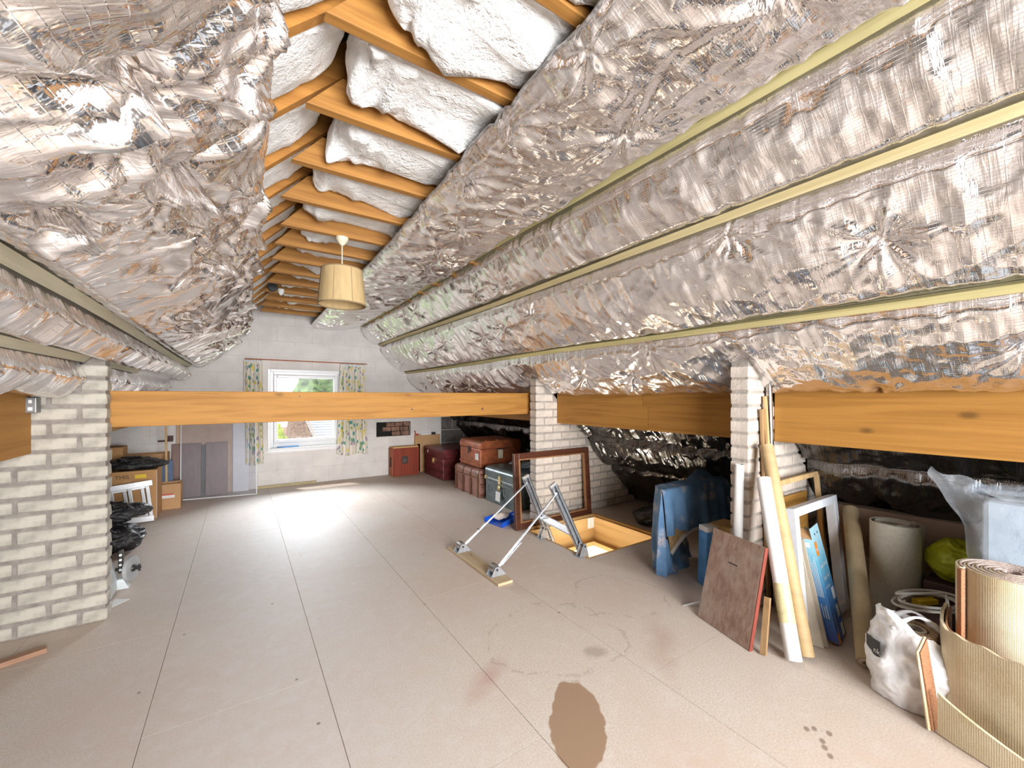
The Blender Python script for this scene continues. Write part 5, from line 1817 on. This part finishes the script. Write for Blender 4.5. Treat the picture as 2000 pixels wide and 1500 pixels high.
text_on('lettering', 'nk', 0.03, (2.285 + 0.132 * math.cos(2.5), 0.485 + 0.149 * math.sin(2.5), 0.185), (-math.sin(2.58), math.cos(2.58), 0), (0, 0, 1), M_white, wbg).scale = (1, 1, 1)
sr = thing('sisal_roll', 'brown sisal carpet roll inside the white bag', 'carpet roll', (2.32, 0.47, 0))
a, d = V(2.295, 0.485, 0.006), V(-0.005, -0.012, 0.29)
MB().lathe([(0.045, 0), (0.068, 0), (0.068, d.length), (0.045, d.length), (0.044, d.length - 0.04), (0.001, d.length - 0.04)], a, 26, d).build('roll', M_sisal, sr, smooth=True)
MB().lathe([(0.026, 0), (0.036, 0), (0.036, d.length * 0.99), (0.026, d.length * 0.99)], a, 26, d).build('inner_roll', M_tan_in, sr, smooth=True)

# tall cream-backed carpet roll and the opened roll around it
cr = thing('carpet_roll', 'tall cream backed carpet roll standing in the right corner', 'carpet roll', (2.41, 0.235, 0))
strip(spiral((2.41, 0.235), 0.018, 0.132, 5.2, 240, 0.9), 0.004, 0.575, 0.011, 8).build('rolled_carpet', M_cback, cr, smooth=True)
strip(spiral((2.41, 0.235), 0.014, 0.126, 5.2, 240, 0.9), 0.02, 0.578, 0.006, 2).build('pile_layer', M_pinkpile, cr, smooth=True)
strip([(2.318, 0.348), (2.310, 0.343), (2.303, 0.336)], 0.31, 0.577, 0.012, 4).build('loose_end', M_terra, cr, smooth=True)


def smooth_path(pts, k=10):
    out_ = []
    n_ = len(pts)
    for i in range(n_ - 1):
        p0, p1, p2, p3 = pts[max(i - 1, 0)], pts[i], pts[i + 1], pts[min(i + 2, n_ - 1)]
        for j in range(k):
            t_ = j / k
            out_.append(tuple(0.5 * (2 * p1[c] + (p2[c] - p0[c]) * t_ + (2 * p0[c] - 5 * p1[c] + 4 * p2[c] - p3[c]) * t_ ** 2 + (3 * p1[c] - p0[c] - 3 * p2[c] + p3[c]) * t_ ** 3) for c in (0, 1)))
    out_.append(pts[-1])
    return out_


co = thing('open_carpet', 'loosely opened cream backed carpet curling round the tall roll', 'carpet', (2.2, 0.2, 0))
pa = smooth_path([(2.50, 0.412), (2.42, 0.410), (2.27, 0.385), (2.205, 0.345), (2.165, 0.27), (2.125, 0.17), (2.10, 0.05), (2.11, -0.10), (2.16, -0.25), (2.28, -0.38)])
strip(pa, 0.004, 0.36, 0.010, 10, top=lambda u, x, y: 0.36 + 0.004 * math.sin(u * 60)).build('carpet_backing', M_cback, co, smooth='all')
pb_ = [(x + 0.012 * 1, y + 0.004) for x, y in pa]
strip([(x * 0.97 + 2.42 * 0.03, y * 0.95 + 0.2 * 0.05) for x, y in pa], 0.006, 0.355, 0.005, 4).build('carpet_pile', M_terra, co, smooth='all')
pc = smooth_path([(2.235, 0.505), (2.255, 0.47), (2.28, 0.43), (2.33, 0.415)])
fl2 = thing('carpet_flap', 'terracotta carpet offcut curling out in front of the open roll', 'carpet', (2.2, 0.4, 0))
n = 16
P = np.zeros((n, 10, 3))
for i in range(n):
    u = i / (n - 1)
    for j in range(10):
        v = j / 9
        x = 2.125 + 0.058 * u + 0.03 * v * (1 - u)
        y = 0.398 + 0.035 * v - 0.012 * u
        P[i, j] = (x - 0.012 * v, y, 0.004 + (0.265 + 0.05 * u) * v)
MB().sheet(P, 0.009).build('pile_side', M_terra, fl2, smooth=True)
ed = [P[0, j] + np.array((-0.004, 0.002, 0)) for j in range(10)] + [P[i, 9] + np.array((0, 0, 0.004)) for i in range(1, n)]
MB().tube([tuple(p) for p in ed], 0.0055, 6).build('cut_edge', M_cback, fl2, smooth=True)
pd_ = smooth_path([(2.135, 0.375), (2.105, 0.30), (2.07, 0.19), (2.045, 0.06), (2.05, -0.10), (2.10, -0.28)])
strip(pd_, 0.004, 0.10, 0.010, 5, top=lambda u, x, y: 0.155 - 0.11 * min(1, u * 1.4)).build('outer_wrap', M_cback, fl2, smooth='all')

# ---------------- left side behind the grey brick wall
off = solid('timber_offcut', MB().bar((-0.98, 2.83, 0.012), (-0.79, 2.905, 0.012), 0.045, 0.022, (0.37, -0.93, 0)), M_offcut, 'short reddish timber offcut on the floor at the left edge', 'timber')
sk_ = thing('socket_box', 'grey metal switched socket on the left purlin end', 'socket', (-0.88, 3.09, 1.16))
B(-0.945, -0.865, 3.055, 3.117, 1.155, 1.235).build('box', M_socket, sk_, bevel=0.004)
B(-0.9405, -0.8695, 3.050, 3.0545, 1.159, 1.231).build('face_plate', M_socket, sk_)
for x in (-0.925, -0.890):
    B(x, x + 0.012, 3.046, 3.0495, 1.205, 1.222).build('switch', M_white, sk_)
    B(x - 0.002, x + 0.014, 3.047, 3.0495, 1.168, 1.185).build('socket_outlet', M_white, sk_)

gr = thing('bench_grinder', 'old pale hand grinder with grey stone wheel behind the grey brick wall', 'grinder', (-0.68, 3.55, 0))
MB().prism([(-0.80, 3.34, 0.002), (-0.655, 3.34, 0.002), (-0.665, 3.34, 0.10), (-0.69, 3.34, 0.22), (-0.80, 3.34, 0.26)], (0, 0.24, 0)).build('body', M_cast, gr, bevel=0.015)
pl2 = B(-0.664, -0.640, 3.60, 3.635, 0.09, 0.24).build('side_plate', M_iron, gr, bevel=0.006)
for k in range(4):
    MB().lathe([(0.0005, 0), (0.008, 0), (0.008, 0.001), (0.0005, 0.001)], (-0.651, 3.5995, 0.115 + 0.032 * k), 10, (0, -1, 0)).build('hole', M_white, pl2)
ax_ = V(0.96, -0.28, 0).normalized()
cw = V(-0.600, 3.60, 0.115)
MB().lathe([(0.001, -0.011), (0.078, -0.011), (0.080, 0), (0.078, 0.011), (0.001, 0.011)], cw, 30, ax_).build('stone_wheel', M_greyst, gr, smooth=True)
MB().lathe([(0.001, -0.08), (0.011, -0.08), (0.011, 0.05), (0.001, 0.05)], cw, 12, ax_).build('axle', M_iron, gr, smooth=True)
MB().lathe([(0.001, 0.011), (0.024, 0.011), (0.02, 0.02), (0.001, 0.02)], cw, 16, ax_).build('wheel_nut', M_iron, gr)
MB().tube([cw + ax_ * 0.045 + V(0, 0, -0.022), cw + ax_ * 0.045 + V(0, 0, 0.022)], 0.006, 8).build('wing_nut', M_iron, gr)
MB().prism([(-0.67, 3.55, 0.002), (-0.60, 3.55, 0.002), (-0.63, 3.55, 0.07), (-0.66, 3.55, 0.07)], (0, 0.05, 0)).build('foot', M_cast, gr, bevel=0.006)
solid('paper_scrap', MB().prism([(-0.66, 3.25, 0.002), (-0.565, 3.36, 0.002), (-0.64, 3.40, 0.006)], (0, 0, 0.002)), M_white, 'small white paper scrap on the floor by the brick corner', 'paper')

solid('bin_bag', MB().grid(bag_blob((-0.90, 4.45, 0.115), (0.22, 0.17, 0.115), 51.0, 0.002)[:, ::-1], wrap=True), M_binbag, 'shiny black bin bag on the floor below the ladder', 'bag', smooth='all')
solid('bin_bag', MB().grid(bag_blob((-0.90, 4.55, 0.295), (0.25, 0.16, 0.075), 57.0)[:, ::-1], wrap=True), M_binbag, 'black bin bag lying on top of another in front of the ladder', 'bag', smooth='all')

la = thing('folding_ladder', 'folded aluminium ladder lying on its side against the large carton', 'ladder', (-1.1, 5.3, 0))
for k, yy in enumerate((5.33, 5.385)):
    e = 0.03 * k
    MB().bar((-1.62, yy - 0.03, 0.30 - e), (-0.735 - e, yy + 0.02, 0.385 - e), 0.055, 0.022, (0, 0, 1)).build('side_rail', M_alu_w, la, bevel=0.003)
    MB().bar((-1.62, yy - 0.03, 0.03), (-0.72 - e, yy + 0.02, 0.03), 0.055, 0.022, (0, 0, 1)).build('side_rail', M_alu_w, la, bevel=0.003)
    for j in range(7):
        f = 1 - j * 0.145 - 0.03 - 0.05 * k
        x = -1.62 + 0.885 * f
        MB().bar((x + 0.02, yy - 0.03 + 0.05 * f, 0.055), (x - 0.012, yy - 0.03 + 0.05 * f, 0.275 - e + 0.085 * f), 0.028, 0.02, (1, 0, 0)).build('rung', M_alu_w, la, bevel=0.003)

bigc = carton('large_carton', 'large brown cardboard box behind the folded ladder', -1.45, -0.715, 5.42, 5.78, 0.001, 0.50, M_card)
text_on('lettering', 'THIS', 0.05, (-1.02, 5.4185, 0.43), (1, 0, 0), (0, 0, 1), M_ink, bigc)
B(-0.875, -0.79, 5.4175, 5.4195, 0.425, 0.462).build('yellow_label', M_yellow, bigc)
B(-0.96, -0.90, 5.4175, 5.4195, 0.39, 0.41).build('tape_patch', M_card2, bigc)
B(-0.7145, -0.7125, 5.43, 5.44, 0.01, 0.49).build('torn_edge', M_white, bigc)
solid('bin_bag', MB().grid(bag_blob((-0.92, 5.57, 0.55), (0.26, 0.17, 0.06), 61.0, 0.502)[:, ::-1], wrap=True), M_binbag, 'flattened black bin bag draped on the large carton', 'bag', smooth='all')
sc_ = carton('small_carton', 'small cardboard box with torn red and white label by the plastic sheet', -0.745, -0.56, 5.80, 6.0, 0.001, 0.275, M_card2, open_top=True)
B(-0.735, -0.61, 5.7985, 5.7998, 0.125, 0.155).build('torn_label', M_white, sc_)
B(-0.735, -0.62, 5.7985, 5.7998, 0.156, 0.172).build('red_strip', M_red, sc_)
carton('tall_carton', 'brown cardboard box standing behind the large carton', -1.60, -0.86, 5.86, 6.14, 0.001, 0.545, M_card_d)
carton('upper_carton', 'small brown box stacked at the left above the black bag', -1.45, -1.045, 5.88, 6.1, 0.547, 0.70, M_card)
carton('long_carton', 'long low brown box against the wall behind the cartons', -1.25, -0.72, 6.18, 6.40, 0.001, 0.575, M_card2, open_top=True)
carton('open_carton', 'narrow open box between black bag and wooden stick', -0.84, -0.77, 5.90, 6.05, 0.001, 0.50, M_card)
solid('blue_folder', MB().obox((-0.755, 6.05, 0.002), (0.10, 0.02, 0), (-0.01, 0.05, 0), (0, 0, 0.50)), plain('navy folders', (0.07, 0.12, 0.22), 0.6), 'dark blue folders standing behind the small carton', 'folder')
solid('wooden_stick', MB().bar((-0.705, 6.03, 0.002), (-0.712, 6.03, 0.98), 0.018, 0.018, (1, 0, 0)), M_pine, 'thin pale wooden stick standing upright beside the plastic sheet', 'stick')

# panels leaning on the wall behind the plastic sheet
solid('veneer_sheet', MB().obox((-0.70, 6.33, 0.002), (0.285, 0, 0), (0, 0.02, 0), (0, 0.06, 0.655)), M_panel, 'dark brown veneer panel nearest the stick, behind the plastic sheet', 'panel', bevel=0.003)
solid('veneer_sheet', MB().obox((-0.37, 6.31, 0.002), (0.225, 0, 0), (0, 0.02, 0), (0, 0.06, 0.655)), M_panel, 'dark brown veneer panel nearer the window, behind the plastic sheet', 'panel', bevel=0.003)
solid('black_sheet', MB().obox((-0.42, 6.36, 0.002), (0.06, 0, 0), (0, 0.015, 0), (0, 0.04, 0.63)), M_iron, 'narrow black panel between two brown veneer panels', 'panel')
solid('ply_board', MB().obox((-0.66, 6.40, 0.002), (0.56, 0, 0), (0, 0.015, 0), (0, 0.02, 0.93)), M_peach, 'tall peach coloured board against the wall behind brown panels', 'board')
solid('white_board', MB().obox((-0.09, 6.38, 0.002), (0.17, 0, 0), (0, 0.018, 0), (0, 0.03, 0.92)), M_white, 'tall white board behind the plastic sheet near the curtain', 'board')
ps = thing('plastic_sheet', 'large hazy clear plastic sheet leaning below the window', 'plastic sheet', (-0.2, 6.2, 0))
o0, wv, uv_ = V(-0.60, 6.225, 0.003), V(0.765, -0.135, 0), V(-0.012, 0.19, 0.99)
nn_ = wv.cross(uv_).normalized()
MB().obox(o0, wv, uv_, nn_ * 0.006).build('pane', M_poly, ps)
for (a_, d_) in ((o0, uv_), (o0 + wv, uv_), (o0, wv), (o0 + uv_, wv)):
    MB().bar(a_ + nn_ * 0.003, a_ + d_ + nn_ * 0.003, 0.012, 0.010, nn_).build('edge_trim', M_upvc, ps)

# ---------------- pendant lamp and ceiling fittings
lx, ly = 0.557, CY[6]
CZ = czf(ly)
lp = thing('pendant_lamp', 'parchment drum pendant lamp hanging from a collar tie', 'lamp', (lx, ly, 1.84))
MB().lathe([(0.001, 0.0), (0.012, 0.0), (0.030, 0.022), (0.040, 0.040), (0.040, 0.052), (0.001, 0.052)], (lx, ly, CZ - 0.0525), 20).build('ceiling_rose', M_cream, lp, smooth=True)
MB().tube([(lx, ly, CZ - 0.05), (lx, ly, 2.03)], 0.004, 8).build('flex', M_cream, lp)
n = 40
rb_, rt_, zb_, zt_ = 0.147, 0.125, 1.845, 2.075
sh = MB()
P = np.array([[(lx + r_ * math.cos(2 * math.pi * j / n), ly + r_ * math.sin(2 * math.pi * j / n), z_) for j in range(n + 1)] for r_, z_ in ((rt_, zt_), (rt_ * 0.5 + rb_ * 0.5, (zb_ + zt_) / 2), (rb_, zb_))])
shade = MB().sheet(P, 0.003).build('lamp_shade', M_shade, lp, smooth='all')
for r_, z_ in ((rb_, zb_), (rt_, zt_)):
    MB().tube([(lx + (r_ + 0.0005) * math.cos(2 * math.pi * j / n), ly + (r_ + 0.0005) * math.sin(2 * math.pi * j / n), z_) for j in range(n)], 0.005, 6, closed=True).build('trim_ring', M_trimsh, shade, smooth=True)
for k in range(8):
    a_ = 2 * math.pi * (k + 0.3) / 8
    MB().tube([(lx + (rb_ + 0.002) * math.cos(a_), ly + (rb_ + 0.002) * math.sin(a_), zb_), (lx + (rt_ + 0.002) * math.cos(a_), ly + (rt_ + 0.002) * math.sin(a_), zt_)], 0.0025, 5).build('seam', M_trimsh, shade)
MB().lathe([(0.001, 0), (0.016, 0), (0.019, 0.03), (0.014, 0.06), (0.001, 0.065)], (lx, ly, 1.97), 14).build('lamp_holder', M_cream, lp, smooth=True)
for k in range(3):
    a_ = 2 * math.pi * k / 3 + 0.4
    MB().tube([(lx, ly, 1.99), (lx + 0.134 * math.cos(a_), ly + 0.134 * math.sin(a_), 1.97)], 0.002, 5).build('shade_spoke', M_brass, lp)
MB().lathe([(0.001, 0), (0.02, 0.008), (0.03, 0.035), (0.018, 0.075), (0.012, 0.09), (0.001, 0.09)], (lx, ly, 1.88), 16).build('bulb', plain('opal bulb', (0.85, 0.83, 0.78), 0.3, bmp=0), lp, smooth='all')
sm = thing('ceiling_fitting', 'small black round fitting fixed to a far collar tie', 'fitting', (0.27, CY[11], 2.3))
MB().lathe([(0.001, 0), (0.03, 0.0), (0.042, 0.012), (0.045, 0.05), (0.04, 0.062), (0.001, 0.062)], (0.26, CY[11] - 0.022, 2.325), 20, (0, -1, 0)).build('fitting_body', M_black, sm, smooth=True)
MB().lathe([(0.001, 0), (0.012, 0.0), (0.03, 0.03), (0.03, 0.06), (0.001, 0.06)], (0.335, CY[11] - 0.03, 2.26), 14).build('white_cover', M_white, sm, smooth=True)
hk = [(0.66 + 0.018 * math.cos(a_), CY[11] - 0.028, 2.335 + 0.018 * math.sin(a_)) for a_ in np.linspace(2.0, 7.2, 16)]
solid('cup_hook', MB().tube(hk, 0.003, 6), M_chrome, 'small metal cup hook on a far collar tie', 'hook')
